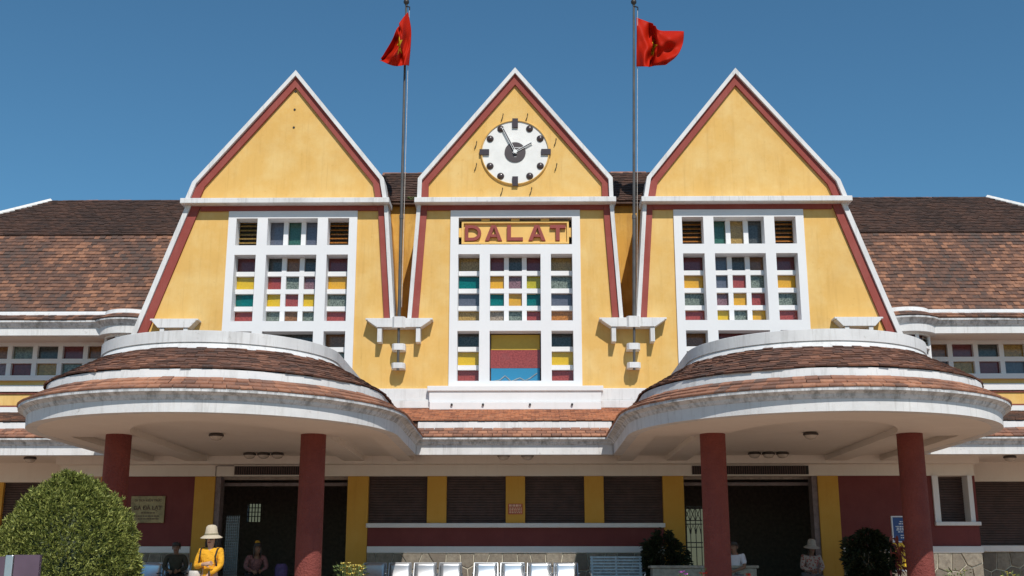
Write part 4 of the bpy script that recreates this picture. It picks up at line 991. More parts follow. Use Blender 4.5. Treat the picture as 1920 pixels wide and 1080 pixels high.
def pole(x0, x1, label, ytop):
    t_ = thing('flagpole', label, 'flagpole', (x0, FY - 0.27, 5.4), group='tall flagpoles between the gables')
    P = lambda f_: Vector((x0 + (x1 - x0) * f_, FY - 0.27, 5.4 + (ytop - 5.4) * f_))
    MB().tube([P(0), P(0.13)], 0.03, 10).build('pole_foot', 'pole', t_)
    MB().tube([P(0.13), P(0.40)], 0.040, 12).build('pole_section', 'pole', t_, smooth=60)
    MB().tube([P(0.40), P(1.0)], [0.036, 0.026], 12).build('pole_section', 'pole', t_, smooth=60)
    MB().tube([P(0.395), P(0.405)], 0.048, 12).build('pole_collar', 'pole', t_)
    top = P(1.0); k = MB(); k.lathe([(0.03, 0), (0.035, 0.03), (0.065, 0.06), (0.07, 0.10), (0.05, 0.15), (0.0001, 0.17)], 14, tuple(top)); k.build('finial', 'dark_metal', t_, smooth=50)
    MB().tube([top + Vector((0, -0.02, -0.03)), top + Vector((0.09, -0.06, -0.08)), top + Vector((0.09, -0.06, -0.16))], 0.016, 6).build('pulley', 'dark_metal', t_)
    MB().tube([top + Vector((0.085, -0.06, -0.12)), P(0.6) + Vector((0.075, -0.06, 0)), P(0.16) + Vector((0.06, -0.06, 0))], 0.006, 5).build('halyard', 'tote', t_)
    return t_
pole(-2.65, -2.66, 'tall grey flagpole between the left and middle gables', 14.44)
pole(2.68, 2.90, 'tall grey flagpole between the middle and right gables', 14.40)
flag('flag', 'red flag with yellow star hanging in folds on the left flagpole',
     top=[(-2.585, 14.10), (-2.75, 13.80), (-2.80, 13.66), (-2.86, 13.40), (-3.05, 13.05), (-3.14, 12.87)],
     bot=[(-2.53, 12.69), (-2.75, 12.68), (-2.95, 12.70), (-3.16, 12.80)],
     hoist=[(-2.53, 12.69), (-2.50, 13.2), (-2.50, 13.65), (-2.585, 14.10)], fly=[(-3.16, 12.80), (-3.15, 12.83), (-3.14, 12.87)], ybase=FY - 0.36,
     fold=lambda u_, v_: (0.02 * math.sin(9 * u_ + 5 * v_) * u_, -0.75 * u_ ** 0.9 * (1 - 0.55 * u_) - 0.17 * math.sin(7.5 * u_ + 6.5 * v_ + 0.6) * min(1, 3 * u_) - 0.07 * math.sin(15 * u_ - 9 * v_) * min(1, 3 * u_) - 0.03 * math.sin(31 * u_ + 17 * v_)* min(1, 3 * u_), 0.04 * math.sin(8 * u_ + 3 * v_) * u_ * (1 - u_)), wp=(0.36, 0.62, 0.25, 0.40))
flag('flag', 'red flag with yellow star blown out sideways on the right flagpole',
     top=[(2.93, 13.94), (3.15, 13.86), (3.32, 13.76), (3.42, 13.60), (3.75, 13.59), (4.08, 13.58)],
     bot=[(2.89, 12.65), (3.15, 12.64), (3.35, 12.67), (3.56, 12.68)],
     hoist=[(2.89, 12.65), (2.905, 13.1), (2.92, 13.5), (2.93, 13.94)], fly=[(3.56, 12.68), (3.82, 12.88), (4.02, 13.22), (4.08, 13.58)], ybase=FY - 0.33,
     fold=lambda u_, v_: (0, -0.17 * math.sin(7.5 * u_ + 3.2 * v_) * min(1, 4 * u_) - 0.07 * math.sin(17 * u_ - 11 * v_ + 2) * min(1, 4 * u_) - 0.025 * math.sin(33 * u_ + 15 * v_) * min(1, 4 * u_) - 0.20 * math.exp(-((u_ - 0.42) / 0.12) ** 2) * v_ ** 2 - 0.06 * math.sin(10 * v_ + 6 * u_ + 1) * min(1, 3 * u_) - 0.16 * math.exp(-((u_ - 0.18) / 0.07) ** 2) * (1 - v_) + 0.30 * hat01(u_, 0.33, 0.66) * (0.35 + 0.65 * v_), 0.0), wp=(0.33, 0.66, 0.38, 0.50))

# ------------------------------------------------------------------ signs on the walls
PQ = thing('wall_plaque', 'brass plaque lettered GA DA LAT on the dark red wall', 'plaque', (-8.16, FY, 2.02))
bevel(MB().box(-8.54, -7.78, FY - 0.045, FY - 0.002, 2.03, 2.62).build('plate', 'brass', PQ), 0.006)
put('lettering', text_mesh('GA ĐÀ LẠT', 0.122, 0.004, 0.002), 'brass_text', PQ, mw=Matrix.Translation((-8.16, FY - 0.048, 2.355)) @ FACE)
put('lettering', text_mesh('DI TÍCH KIẾN TRÚC', 0.066, 0.003, 0.001), 'brass_text', PQ, mw=Matrix.Translation((-8.16, FY - 0.048, 2.52)) @ FACE)
for z, wd in ((2.25, 0.28), (2.18, 0.56), (2.12, 0.40)):
    k = MB(); x = -8.16 - wd / 2
    while x < -8.16 + wd / 2: l_ = random.uniform(0.03, 0.07); k.box(x, x + l_, FY - 0.05, FY - 0.044, z - 0.012, z + 0.012); x += l_ + 0.015
    k.build('lettering', 'brass_text', PQ)
PN = thing('pillar_notice', 'small red notice fixed to the yellow pillar between the shutters', 'notice', (0, FY - 0.02, 2.2))
MB().box(-0.16, 0.16, FY - 0.034, FY - 0.022, 2.215, 2.445).build('plate', 'notice_red', PN)
for z, hh in ((2.405, 0.024), (2.35, 0.010), (2.32, 0.010), (2.285, 0.010), (2.25, 0.010)):
    k = MB(); x = -0.135
    while x < 0.12: l_ = random.uniform(0.02, 0.05); k.box(x, min(0.14, x + l_), FY - 0.037, FY - 0.0335, z - hh, z + hh); x += l_ + 0.014
    k.build('lettering', 'notice_text', PN)
# blue notice and yellow panel on a stand behind the outer right column
BN = thing('notice_board', 'blue framed notice above a yellow panel beside the outer right column', 'sign', (8.12, 24.6, SZ))
yb = 24.6
k = MB(); k.box(7.90, 8.55, yb, yb + 0.03, 1.60, 2.09); k.build('blue_panel', 'blue_sign', BN)
k = MB(); k.box(7.875, 8.575, yb - 0.02, yb + 0.035, 2.09, 2.115); k.box(7.875, 8.575, yb - 0.02, yb + 0.035, 1.575, 1.60); k.box(7.875, 7.90, yb - 0.02, yb + 0.035, 1.60, 2.09); k.box(8.55, 8.575, yb - 0.02, yb + 0.035, 1.60, 2.09); k.build('frame', 'sign_white', BN)
for z, a, b_ in ((2.0, 8.05, 8.4), (1.955, 8.03, 8.42), (1.90, 7.96, 8.5), (1.865, 7.98, 8.48), (1.83, 7.97, 8.5), (1.79, 8.0, 8.47), (1.72, 8.05, 8.42), (1.67, 8.05, 8.42)):
    k = MB(); x = a
    while x < b_: l_ = random.uniform(0.02, 0.06); k.box(x, x + l_, yb - 0.004, yb - 0.0005, z - 0.010, z + 0.010); x += l_ + 0.012
    k.build('lettering', 'sign_white', BN)
k = MB(); k.box(7.80, 8.52, yb + 0.0, yb + 0.03, 1.03, 1.565); k.build('yellow_panel', 'panel_yellow', BN)
k = MB(); k.box(7.80, 8.54, yb - 0.01, yb + 0.035, 0.99, 1.028); k.box(8.522, 8.545, yb - 0.01, yb + 0.035, 1.028, 1.57); k.build('frame', 'sign_white', BN)
for x in (7.96, 8.5): MB().tube([(x, yb + 0.06, SZ), (x, yb + 0.06, 2.05)], 0.018, 8).build('stand_post', 'sign_white', BN)

# ------------------------------------------------------------------ ceiling lamps
LAMPS = [(-5.5, 21.25, 3.47, 'round ceiling lamp in the middle of the left portico'), (5.47, 21.2, 3.47, 'round ceiling lamp in the middle of the right portico'),
         (-0.24, 24.7, 3.43, 'left one of two ceiling lamps before the shuttered windows'), (0.27, 24.7, 3.43, 'right one of two ceiling lamps before the shuttered windows'),
         (-10.8, 25.6, 3.47, 'ceiling lamp under the left wing canopy above the bush'), (10.9, 25.6, 3.47, 'ceiling lamp under the right wing canopy'),
         ]
for i in range(3):
    LAMPS.append((-5.70 + 0.30 * i, 24.75, 3.47, ('left', 'middle', 'right')[i] + ' lamp in the row of three over the left doorway'))
    LAMPS.append((5.12 + 0.30 * i, 24.75, 3.47, ('left', 'middle', 'right')[i] + ' lamp in the row of three over the right doorway'))
for i, (x, y, z, lab) in enumerate(LAMPS):
    L_ = thing('ceiling_lamp', lab, 'lamp', (x, y, z), group='round ceiling lamps under the canopies')
    k = MB(); k.lathe([(0.10, 0.0), (0.135, -0.02), (0.14, -0.05), (0.125, -0.06)], 20); k.build('lamp_base', 'lamp_metal', L_, local=True, smooth=50, fix=True)
    k = MB(); k.lathe([(0.12, -0.055), (0.112, -0.085), (0.085, -0.115), (0.04, -0.13), (0.0001, -0.133)], 20); k.build('lamp_glass', 'lamp_glass', L_, local=True, smooth=60, fix=True)

# ------------------------------------------------------------------ folding gates in the doorways
FG = thing('folding_gate', 'folded dark metal gate at the left side of the left doorway', 'gate', (-6.2, FY + 0.25, SZ))
for i in range(7):
    x = -6.45 + i * 0.045; MB().box(x, x + 0.016, FY + 0.22, FY + 0.25, SZ, 2.2).build('gate_bar', 'steel_dark', FG)
k = MB()
for j in range(30):
    z = SZ + 0.05 + j * 0.06; k.box(-6.46, -6.16, FY + 0.205, FY + 0.22, z, z + 0.02)
stuff(k.build('gate_links', 'steel_dark', FG))
RG = thing('lattice_gate', 'black lattice gate with pointed arches in the right doorway', 'gate', (4.0, FY + 0.25, SZ))
yg = FY + 0.25
for i in range(4):
    x = 3.76 + i * 0.118; MB().box(x, x + 0.016, yg - 0.01, yg + 0.01, SZ, 2.4).build('gate_bar', 'dark_metal', RG)
for z in (2.38, 2.08, 2.0, 1.60, 1.50, 1.1): MB().box(3.75, 4.15, yg - 0.012, yg + 0.008, z, z + 0.022).build('gate_rail', 'dark_metal', RG)
for i in range(3):
    x0 = 3.768 + i * 0.118; x1 = x0 + 0.118; xm = (x0 + x1) / 2
    for a, b_ in (((x0, 2.08), (x1, 2.38)), ((x1, 2.08), (x0, 2.38))): MB().tube([(a[0], yg, a[1]), (b_[0], yg, b_[1])], 0.008, 5).build('lattice_bar', 'dark_metal', RG)
    MB().tube([(x0 + 0.008, yg, 1.80), (x0 + 0.02, yg, 1.90), (xm, yg, 2.0), (x1 - 0.02, yg, 1.90), (x1 - 0.008, yg, 1.80)], 0.009, 5).build('arch_bar', 'dark_metal', RG)

# ------------------------------------------------------------------ seating
def waiting_bench(n_, label, loc, pitch=0.545, mat='steel'):
    T = thing('waiting_bench', label, 'bench', loc, group='steel waiting benches on the terrace')
    wd = pitch * n_
    for i in range(n_):
        x = (i + 0.5) * pitch; hw = pitch / 2 - 0.028
        # backrest: gently curved plate, leaning back
        rows = []
        for j in range(7):
            f_ = j / 6; z = 0.44 + 0.37 * f_; y = 0.30 + 0.12 * f_ + 0.03 * math.sin(f_ * math.pi) - (0.0 if j else 0.02)
            rows.append([(x + hw * c * (1 - 0.04 * f_), y - 0.012 * (1 - c * c), z) for c in (-1, -0.6, -0.2, 0.2, 0.6, 1)])
        k = MB(); k.grid(rows); o = k.build('backrest', mat, T, local=True, smooth=60); md = o.modifiers.new('t', 'SOLIDIFY'); md.thickness = 0.02
        k = MB(); k.tube([(x - hw - .004, 0.30, 0.44), (x - hw * 0.96 - .004, 0.425, 0.81)], 0.013, 6); k.tube([(x + hw + .004, 0.30, 0.44), (x + hw * 0.96 + .004, 0.425, 0.81)], 0.013, 6); k.tube([(x - hw * 0.96 - .004, 0.425, 0.81), (x + hw * 0.96 + .004, 0.425, 0.81)], 0.013, 6)
        k.build('back_frame', mat, o, local=True, smooth=60)
        k = MB(); rows = [[(x + hw * c, -0.13 + 0.43 * j / 5, 0.43 - 0.03 * math.sin(j / 5 * math.pi) - (0.02 if j == 0 else 0)) for c in (-1, 0, 1)] for j in range(6)]
        k.grid(rows); o = k.build('seat', mat, T, local=True, smooth=60); md = o.modifiers.new('t', 'SOLIDIFY'); md.thickness = 0.02
    k = MB(); k.box(0.02, wd - 0.02, 0.08, 0.14, 0.36, 0.40); k.build('rail', 'steel_dark', T, local=True)
    for x in (0.25, wd - 0.25):
        k = MB(); k.tube([(x, 0.11, 0.36), (x, 0.11, 0.03)], 0.025, 8); k.tube([(x, -0.15, 0.015), (x, 0.36, 0.015)], 0.02, 8); k.build('leg', 'steel_dark', T, local=True)
    for i in range(n_ + 1):
        x = min(max(i * pitch, 0.012), wd - 0.012); k = MB(); k.tube([(x, 0.28, 0.42), (x, 0.30, 0.60), (x, -0.10, 0.60)], 0.013, 6); k.build('armrest', 'steel_dark', T, local=True)
    return T
waiting_bench(4, 'four-seat steel bench half in shade, nearer the left portico', (-3.20, 24.35, SZ), pitch=0.528, mat='steel_dull')
waiting_bench(4, 'four-seat steel bench in full sun before the shuttered windows', (-0.88, 24.25, SZ), pitch=0.555)
waiting_bench(2, 'steel bench in the shade by the plaque wall', (-7.97, 24.35, SZ), pitch=0.60)
SB = thing('slatted_bench', 'pale blue slatted bench in the shade beside the dark shrub', 'bench', (2.11, 24.3, SZ))
for i in range(8): 
    z = 0.47 + i * 0.062; y = 0.28 + 0.02 * i
    k = MB(); k.box(-0.54, 0.54, y, y + 0.022, z, z + 0.042); bevel(k.build('back_slat', 'blue_slat', SB, local=True), 0.004)
for i in range(5): k = MB(); k.box(-0.54, 0.54, -0.18 + i * 0.09, -0.11 + i * 0.09, 0.42, 0.445); bevel(k.build('seat_slat', 'blue_slat', SB, local=True), 0.004)
for x in (-0.50, 0.0, 0.50):
    k = MB(); k.obox((x, 0.36, 0.68), Vector((1, 0, 0)), Vector((0, 0.95, -0.31)), Vector((0, 0.31, 0.95)), 0.018, 0.012, 0.28); k.build('back_strut', 'blue_slat', SB, local=True)
for x in (-0.48, 0.48):
    k = MB(); k.tube([(x, -0.16, 0.0), (x, -0.16, 0.42), (x, 0.26, 0.42), (x, 0.32, 0.0)], 0.02, 8); k.build('leg', 'steel', SB, local=True)
    k = MB(); k.tube([(x * 1.12, 0.30, 0.60), (x * 1.18, 0.0, 0.62), (x * 1.14, -0.16, 0.58), (x, -0.16, 0.42)], 0.015, 8); k.build('armrest', 'steel', SB, local=True)
# low pale stone counter behind the inner right column
ct = MB(); ct.box(0, 2.1, 0, 0.5, 0, 0.70); ct.box(-0.04, 2.14, -0.04, 0.54, 0.70, 0.755)
tag(bevel(ct.build('stone_counter', 'stone_counter', None)), 'low pale stone counter behind the inner right column', 'counter').location = (2.80, 24.0, SZ)

# ------------------------------------------------------------------ plants
def leafy(k, c, d, size, wd=0.45, droop=0.0):
    d = d.normalized(); sd_ = d.cross(Vector((random.uniform(-1, 1), random.uniform(-1, 1), random.uniform(-1, 1)))).normalized() * size * wd * 0.5
    b = len(k.v); mid = c + d * size * 0.5; tip = c + d * size - Vector((0, 0, droop * size))
    k.v += [tuple(q) for q in (c, mid + sd_, tip, mid - sd_)]; k.f.append((b, b + 1, b + 2, b + 3))
# clipped conical bush
TB = thing('topiary_bush', 'large clipped conical evergreen bush in the sunlit left foreground', 'bush', (-4.53, 12.2, 0))
PROF = [(0, .72), (.45, .78), (.9, .80), (1.03, .785), (1.22, .745), (1.43, .665), (1.54, .60), (1.64, .525), (1.73, .435), (1.81, .34), (1.88, .235), (1.93, .14), (1.96, .06), (1.985, 0.0)]
def rad(z):
    for (a, ra), (b, rb) in zip(PROF, PROF[1:]):
        if z <= b: return 0.90 * (ra + (rb - ra) * (z - a) / (b - a))
    return 0.0
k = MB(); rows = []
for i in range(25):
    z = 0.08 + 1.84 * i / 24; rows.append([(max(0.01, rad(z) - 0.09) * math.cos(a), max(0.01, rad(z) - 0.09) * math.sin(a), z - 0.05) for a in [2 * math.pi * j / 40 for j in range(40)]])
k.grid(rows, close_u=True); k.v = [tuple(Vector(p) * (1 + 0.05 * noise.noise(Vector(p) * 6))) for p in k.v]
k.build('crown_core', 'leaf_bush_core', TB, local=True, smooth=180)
k = MB(); NB = 44000
for i in range(NB):
    z = 1.97 * (1 - random.random() ** 1.15) if i % 5 else random.uniform(0.9, 1.97)
    a = random.uniform(0, 2 * math.pi); r_ = rad(z)
    q = Vector((math.cos(a) * r_, math.sin(a) * r_, z))
    cl_ = noise.noise(q * 4.2) * 0.05 + noise.noise(q * 11) * 0.075 + noise.noise(q * 23) * 0.055
    nrm = Vector((math.cos(a), math.sin(a), 0.25 + 0.75 * max(0, (z - 0.7)))).normalized()
    q = q + nrm * (cl_ - random.random() ** 2 * 0.09)
    d = (nrm + Vector((random.gauss(0, .5), random.gauss(0, .5), random.gauss(0.35, .45)))).normalized()
    for _ in range(3):
        leafy(k, q, d + Vector((random.gauss(0, .45), random.gauss(0, .45), random.gauss(0, .45))), random.uniform(0.020, 0.046) * (1.7 if random.random() < 0.04 else 1), 0.24)
stuff(k.build('crown', 'leaf_bush', TB, local=True))
MB().tube([(0, 0, 0), (0.02, 0, 0.4), (0, 0.01, 0.9)], [0.07, 0.06, 0.03], 8).build('trunk', 'bark', TB, local=True)

def shrub(loc, label, w_, h, mat, n_, size, extra=None, pot=True):
    T = thing('potted_shrub', label, 'shrub', loc)
    if pot:
        k = MB(); k.lathe([(0.16, 0), (0.22, 0.30), (0.24, 0.32), (0.24, 0.36), (0.20, 0.36), (0.19, 0.30)], 18); k.build('pot', 'pot', T, local=True, smooth=40)
    z0 = 0.34 if pot else 0.02
    for i in range(6):
        a = i * 1.05 + random.random(); e = Vector((math.cos(a) * w_ * 0.35, math.sin(a) * w_ * 0.25, h * random.uniform(0.7, 0.95)))
        MB().tube([(0, 0, z0 - 0.05), (e.x * 0.4, e.y * 0.4, h * 0.5), tuple(e)], [0.014, 0.010, 0.004], 5).build('stem', 'bark', T, local=True)
    k = MB()
    for i in range(n_):
        a = random.uniform(0, 2 * math.pi); f_ = random.random() ** 0.9; lump = 1 + 0.45 * noise.noise(Vector((math.cos(a) * 1.6, math.sin(a) * 1.6, f_ * 3.2 + loc[0]))); z = z0 + (h - z0) * f_ * (0.9 + 0.22 * noise.noise(Vector((math.cos(a) * 2.2, loc[0], math.sin(a))))); rr = w_ * 0.56 * math.sqrt(random.random()) * lump * math.sqrt(max(0.02, 1 - ((f_ - 0.42) / 0.60) ** 2))
        q = Vector((math.cos(a) * rr, math.sin(a) * rr * 0.8, z)); q += Vector((noise.noise(q * 4), noise.noise(q * 4 + Vector((7, 0, 0))), 0)) * 0.1
        leafy(k, q, Vector((math.cos(a), math.sin(a), random.gauss(0.2, 0.6))), size * random.uniform(0.7, 1.3), 0.42, 0.2)
    stuff(k.build('foliage', mat, T, local=True))
    if extra:
        k = MB()
        for i in range(extra[3]):
            q = Vector((extra[0] + random.gauss(0, 0.07), extra[1] + random.gauss(0, 0.05), extra[2] + random.uniform(-0.38, 0.30)))
            leafy(k, q, Vector((random.gauss(0.3, 0.5), -0.4, random.gauss(-0.5, 0.5))), 0.15, 0.38, 0.3)
        stuff(k.build('red_leaves', 'leaf_red', T, local=True))
    return T
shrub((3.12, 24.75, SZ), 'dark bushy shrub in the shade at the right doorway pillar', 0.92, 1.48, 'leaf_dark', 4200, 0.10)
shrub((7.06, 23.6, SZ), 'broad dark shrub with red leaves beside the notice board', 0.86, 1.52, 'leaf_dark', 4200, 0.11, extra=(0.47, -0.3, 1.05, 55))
def flowers(loc, label, petal, spread, h, n_, fsize=0.03, group=None, nl=130):
    T = thing('flowering_plant', label, 'plant', loc)
    st_ = MB(); lf = MB(); fl = MB()
    for i in range(n_):
        a = random.uniform(0, 2 * math.pi); rr = spread * math.sqrt(random.random()); e = Vector((math.cos(a) * rr, math.sin(a) * rr * 0.7, h * random.uniform(0.82, 1.0)))
        st_.tube([(e.x * 0.3, e.y * 0.3, 0), (e.x * 0.7, e.y * 0.7, h * 0.5), tuple(e)], 0.005, 4)
        for j in range(6):
            b = 2 * math.pi * j / 6; leafy(fl, e, Vector((math.cos(b), math.sin(b), 0.5)), fsize * 1.6, 0.7)
    for i in range(nl):
        a = random.uniform(0, 2 * math.pi); rr = spread * math.sqrt(random.random()); z = h * random.uniform(0.2, 0.97)
        leafy(lf, Vector((math.cos(a) * rr, math.sin(a) * rr * .7, z)), Vector((math.cos(a), math.sin(a), random.gauss(0.6, 0.5))), random.uniform(0.05, 0.10), 0.3)
    st_.build('stems', 'leaf_plant', T, local=True); stuff(lf.build('foliage', 'leaf_plant', T, local=True)); stuff(fl.build('blossoms', petal, T, local=True))
    return T
flowers((-2.68, 19.6, 0), 'plant with small yellow flowers beside the inner left column', 'petal_yellow', 0.26, 1.12, 22, 0.022, nl=420)
flowers((-4.55, 14.3, 0), 'plant with purple flowers at the right foot of the clipped bush', 'petal_purple', 0.10, 0.98, 10, 0.028)
flowers((2.88, 20.0, 0), 'plant with pink flowers left of the inner right column', 'petal_purple', 0.06, 0.98, 4, 0.03, nl=60)
flowers((3.22, 20.0, 0), 'plant with red flowers just left of the inner right column', 'petal_red', 0.05, 1.02, 5, 0.032, nl=50)
flowers((3.95, 20.0, 0), 'plant with red flowers just right of the inner right column', 'petal_red', 0.05, 1.01, 5, 0.032, nl=50)
flowers((7.85, 21.0, 0), 'pale leafy plant at the foot of the outer right column', 'petal_yellow', 0.22, 1.04, 5, 0.012, nl=260)
flowers((8.75, 21.0, 0), 'low yellow-flowered plant before the sunlit stone plinth', 'petal_yellow', 0.18, 1.0, 9, 0.018, nl=160)
flowers((9.30, 21.0, 0), 'low yellow-flowered plant at the right edge before the shaded stone', 'petal_yellow', 0.14, 0.99, 8, 0.018, nl=110)
# weeds growing on the recessed wall top
k = MB()
for i in range(160):
    q = Vector((random.uniform(-2.72, -2.36), 27.45 + random.uniform(-0.04, 0.05), 9.99 + random.uniform(0, 0.13))); leafy(k, q, Vector((random.gauss(0, .6), random.gauss(-.4, .4), random.gauss(.5, .5))), random.uniform(0.04, 0.08), 0.4)
tag(k.build('roof_weeds', 'leaf_plant'), 'tuft of weeds on the roof edge between left and middle gables', 'weeds')

# ------------------------------------------------------------------ purple board in the near left corner
IB = thing('information_board', 'dark purple glossy board with a steel strip, cut by the lower left corner', 'board', (-3.75, 9.0, 0))
k = MB(); k.box(-0.75, -0.005, 0, 0.04, 0.30, 1.075); k.box(0.065, 0.26, 0, 0.04, 0.30, 1.088); k.build('panel', 'board_purple', IB, local=True)
k = MB(); k.box(0.0, 0.06, -0.015, 0.05, 0.0, 1.085); bevel(k.build('steel_strip', 'steel', IB, local=True), 0.006)
k = MB(); k.box(-0.75, 0.26, 0.042, 0.07, 0.25, 0.31); k.build('lower_rail', 'steel', IB, local=True)
MB().box(-0.7, -0.64, 0.0, 0.05, 0.0, 0.30).build('leg', 'steel', IB, local=True); MB().box(0.18, 0.24, 0.0, 0.05, 0.0, 0.30).build('leg', 'steel', IB, local=True)

# ------------------------------------------------------------------ people
def skin(name, verts, edges, radii, mat, parent, sub=1):
    me = bpy.data.meshes.new(name); me.from_pydata(verts, edges, []); o = bpy.data.objects.new(name, me); C.objects.link(o)
    md = o.modifiers.new('s', 'SKIN'); md.use_smooth_shade = True
    for i, r_ in enumerate(radii):
        sv = me.skin_vertices[0].data[i]; sv.radius = (r_, r_) if not isinstance(r_, tuple) else r_; sv.use_root = (i == 0)
    o.modifiers.new('sub', 'SUBSURF').levels = sub
    dg = bpy.context.evaluated_depsgraph_get(); dg.update()
    m2 = bpy.data.meshes.new_from_object(o.evaluated_get(dg)); bpy.data.objects.remove(o)
    for p in m2.polygons: p.use_smooth = True
    m2.materials.clear(); return put(name, m2, mat, parent, True)
def person(label, loc, rz, J, skinm, top, bottom, tops=1.0, group=None, head_tilt=0.0, short=False):
    """J: joint dict in local metres, facing -Y"""
    T = thing('person', label, 'person', loc, rz)
    V = []; E = []; Rr = []; ix = {}
    def add(n_, p, r_, par=None):
        ix[n_] = len(V); V.append(tuple(p)); Rr.append(r_)
        if par: E.append((ix[par], ix[n_]))
    g_ = lambda n_: Vector(J[n_])
    add('pel', g_('pel'), 0.115); add('wai', g_('wai'), 0.10, 'pel'); add('che', g_('che'), 0.115, 'wai'); add('nb', g_('nb'), 0.058, 'che'); 
    h = g_('head'); add('nk', g_('nb') * 0.45 + (h + Vector((0, 0.01, -0.10))) * 0.55, 0.05, 'nb'); add('hl', h + Vector((0, -0.015, -0.065)), 0.058, 'nk'); add('hm', h, 0.075, 'hl'); add('ht', h + Vector((0, 0.012, 0.065)), 0.060, 'hm')
    for s in 'LR':
        add('sh' + s, g_('sh' + s), 0.052, 'che'); add('el' + s, g_('el' + s), 0.038, 'sh' + s); add('wr' + s, g_('wr' + s), 0.025, 'el' + s)
        d = (g_('wr' + s) - g_('el' + s)).normalized(); hd = Vector(J.get('hd' + s, d)).normalized(); side = hd.cross(Vector((0, 1, 0))).normalized()
        add('pm' + s, g_('wr' + s) + hd * 0.055, 0.03, 'wr' + s)
        for i, off in enumerate((-0.028, -0.01, 0.009, 0.026)):
            ln = (0.055, 0.07, 0.066, 0.05)[i]; b0 = g_('wr' + s) + hd * 0.075 + side * off
            add('f%d%s' % (i, s), b0 + hd * ln * 0.5, 0.009, 'pm' + s); add('t%d%s' % (i, s), b0 + hd * ln + Vector((0, -0.012, -0.008)), 0.008, 'f%d%s' % (i, s))
        add('th' + s, g_('wr' + s) + hd * 0.05 - side * 0.045 + Vector((0, -0.012, 0)), 0.010, 'pm' + s); add('tt' + s, g_('wr' + s) + hd * 0.085 - side * 0.055 + Vector((0, -0.018, 0)), 0.008, 'th' + s)
        add('hi' + s, g_('hi' + s), 0.085, 'pel'); add('kn' + s, g_('kn' + s), 0.055, 'hi' + s); add('an' + s, g_('an' + s), 0.036, 'kn' + s); add('to' + s, g_('an' + s) + Vector((0, -0.14, -0.04)), 0.032, 'an' + s)
    B = skin('body', V, E, Rr, skinm, T)
    sub = lambda names, ed, rr: ([tuple(g_(n_)) if n_ in J else V[ix[n_]] for n_ in names], [(names.index(a), names.index(b)) for a, b in ed], rr)
    k1 = 0.0 if not short else 0.45
    cuff = lambda s: tuple(g_('wr' + s) * (1 - 0.16) + g_('el' + s) * 0.16) if not short else tuple(g_('el' + s) * 0.8 + g_('sh' + s) * 0.2)
    vv = [tuple(g_('wai') - Vector((0, 0, 0.03))), tuple(g_('che')), tuple(g_('nb') - Vector((0, 0, 0.055))), tuple(g_('shL')), tuple(g_('shR'))]; rr = [0.122 * tops, 0.132 * tops, 0.066, 0.064, 0.064]; ee = [(0, 1), (1, 2), (1, 3), (1, 4)]
    vv.append(tuple(g_('pel') + Vector((0, 0, 0.03)))); rr.append(0.135 * tops); ee.append((0, 5))
    for s, b in (('L', 3), ('R', 4)):
        if not short: vv.append(tuple(g_('el' + s))); rr.append(0.05); ee.append((b, len(vv) - 1)); vv.append(cuff(s)); rr.append(0.038); ee.append((len(vv) - 2, len(vv) - 1))
        else: vv.append(cuff(s)); rr.append(0.058); ee.append((b, len(vv) - 1))
    skin('shirt', vv, ee, rr, top, T, 2)
    vv = [tuple(g_('pel'))]; rr = [0.128]; ee = []
    for s in 'LR':
        b = len(vv); vv += [tuple(g_('hi' + s)), tuple(g_('kn' + s)), tuple(g_('an' + s) + Vector((0, 0, 0.04)))]; rr += [0.10, 0.07, 0.055]; ee += [(0, b), (b, b + 1), (b + 1, b + 2)]
    skin('trousers', vv, ee, rr, bottom, T, 2)
    for s in 'LR':
        a = g_('an' + s); k = MB(); k.obox(a + Vector((0, -0.06, -0.035)), Vector((1, 0, 0)), Vector((0, 1, 0)), Vector((0, 0, 1)), 0.045, 0.12, 0.035); bevel(k.build('shoe', 'black', T, local=True), 0.02, 3)
    # face: nose, ears
    k = MB(); k.tube([h + Vector((0, -0.078, 0.015)), h + Vector((0, -0.097, -0.02)), h + Vector((0, -0.082, -0.03))], [0.008, 0.014, 0.010], 6); k.build('nose', skinm, B, local=True, smooth=60)
    for s in (-1, 1):
        k = MB(); k.obox(h + Vector((s * 0.076, 0.01, -0.01)), Vector((1, 0, 0)), Vector((0, 1, 0)), Vector((0, 0, 1)), 0.008, 0.016, 0.03); bevel(k.build('ear', skinm, B, local=True), 0.006)
        k = MB(); k.lathe([(0.0001, -0.008), (0.012, 0), (0.0001, 0.008)], 8, tuple(h + Vector((s * 0.030, -0.073, 0.012)))); k.build('eye', 'black', B, local=True)
    k = MB(); k.obox(h + Vector((0, -0.073, -0.056)), Vector((1, 0, 0)), Vector((0, 1, 0)), Vector((0, 0, 1)), 0.024, 0.005, 0.006); k.build('mouth', 'hair_tie' if False else 'red', B, local=True)
    return T, h
def hair(T, h, long_=False, mat='hair'):
    k = MB(); rows = []
    for i in range(9):
        t_ = i / 8 * math.pi * (0.62 if not long_ else 0.60); rows.append([(h.x + 0.090 * math.sin(t_) * math.cos(a), h.y + 0.022 + 0.096 * math.sin(t_) * math.sin(a) + 0.0, h.z + 0.022 + 0.098 * math.cos(t_) + (0.045 if math.sin(a) < -0.3 and i > 4 else 0)) for a in [2 * math.pi * j / 20 for j in range(20)]])
    if long_:
        for dz, sc in ((-0.08, 1.02), (-0.15, 1.0), (-0.20, 0.85)):
            rows.append([(h.x + 0.090 * sc * math.cos(a), h.y + 0.022 + 0.096 * sc * max(-0.35, math.sin(a)), h.z + dz + (0.12 if math.sin(a) < -0.5 else 0)) for a in [2 * math.pi * j / 20 for j in range(20)]])
    k.grid(rows, close_u=True); k.build('hair', mat, T, local=True, smooth=80)
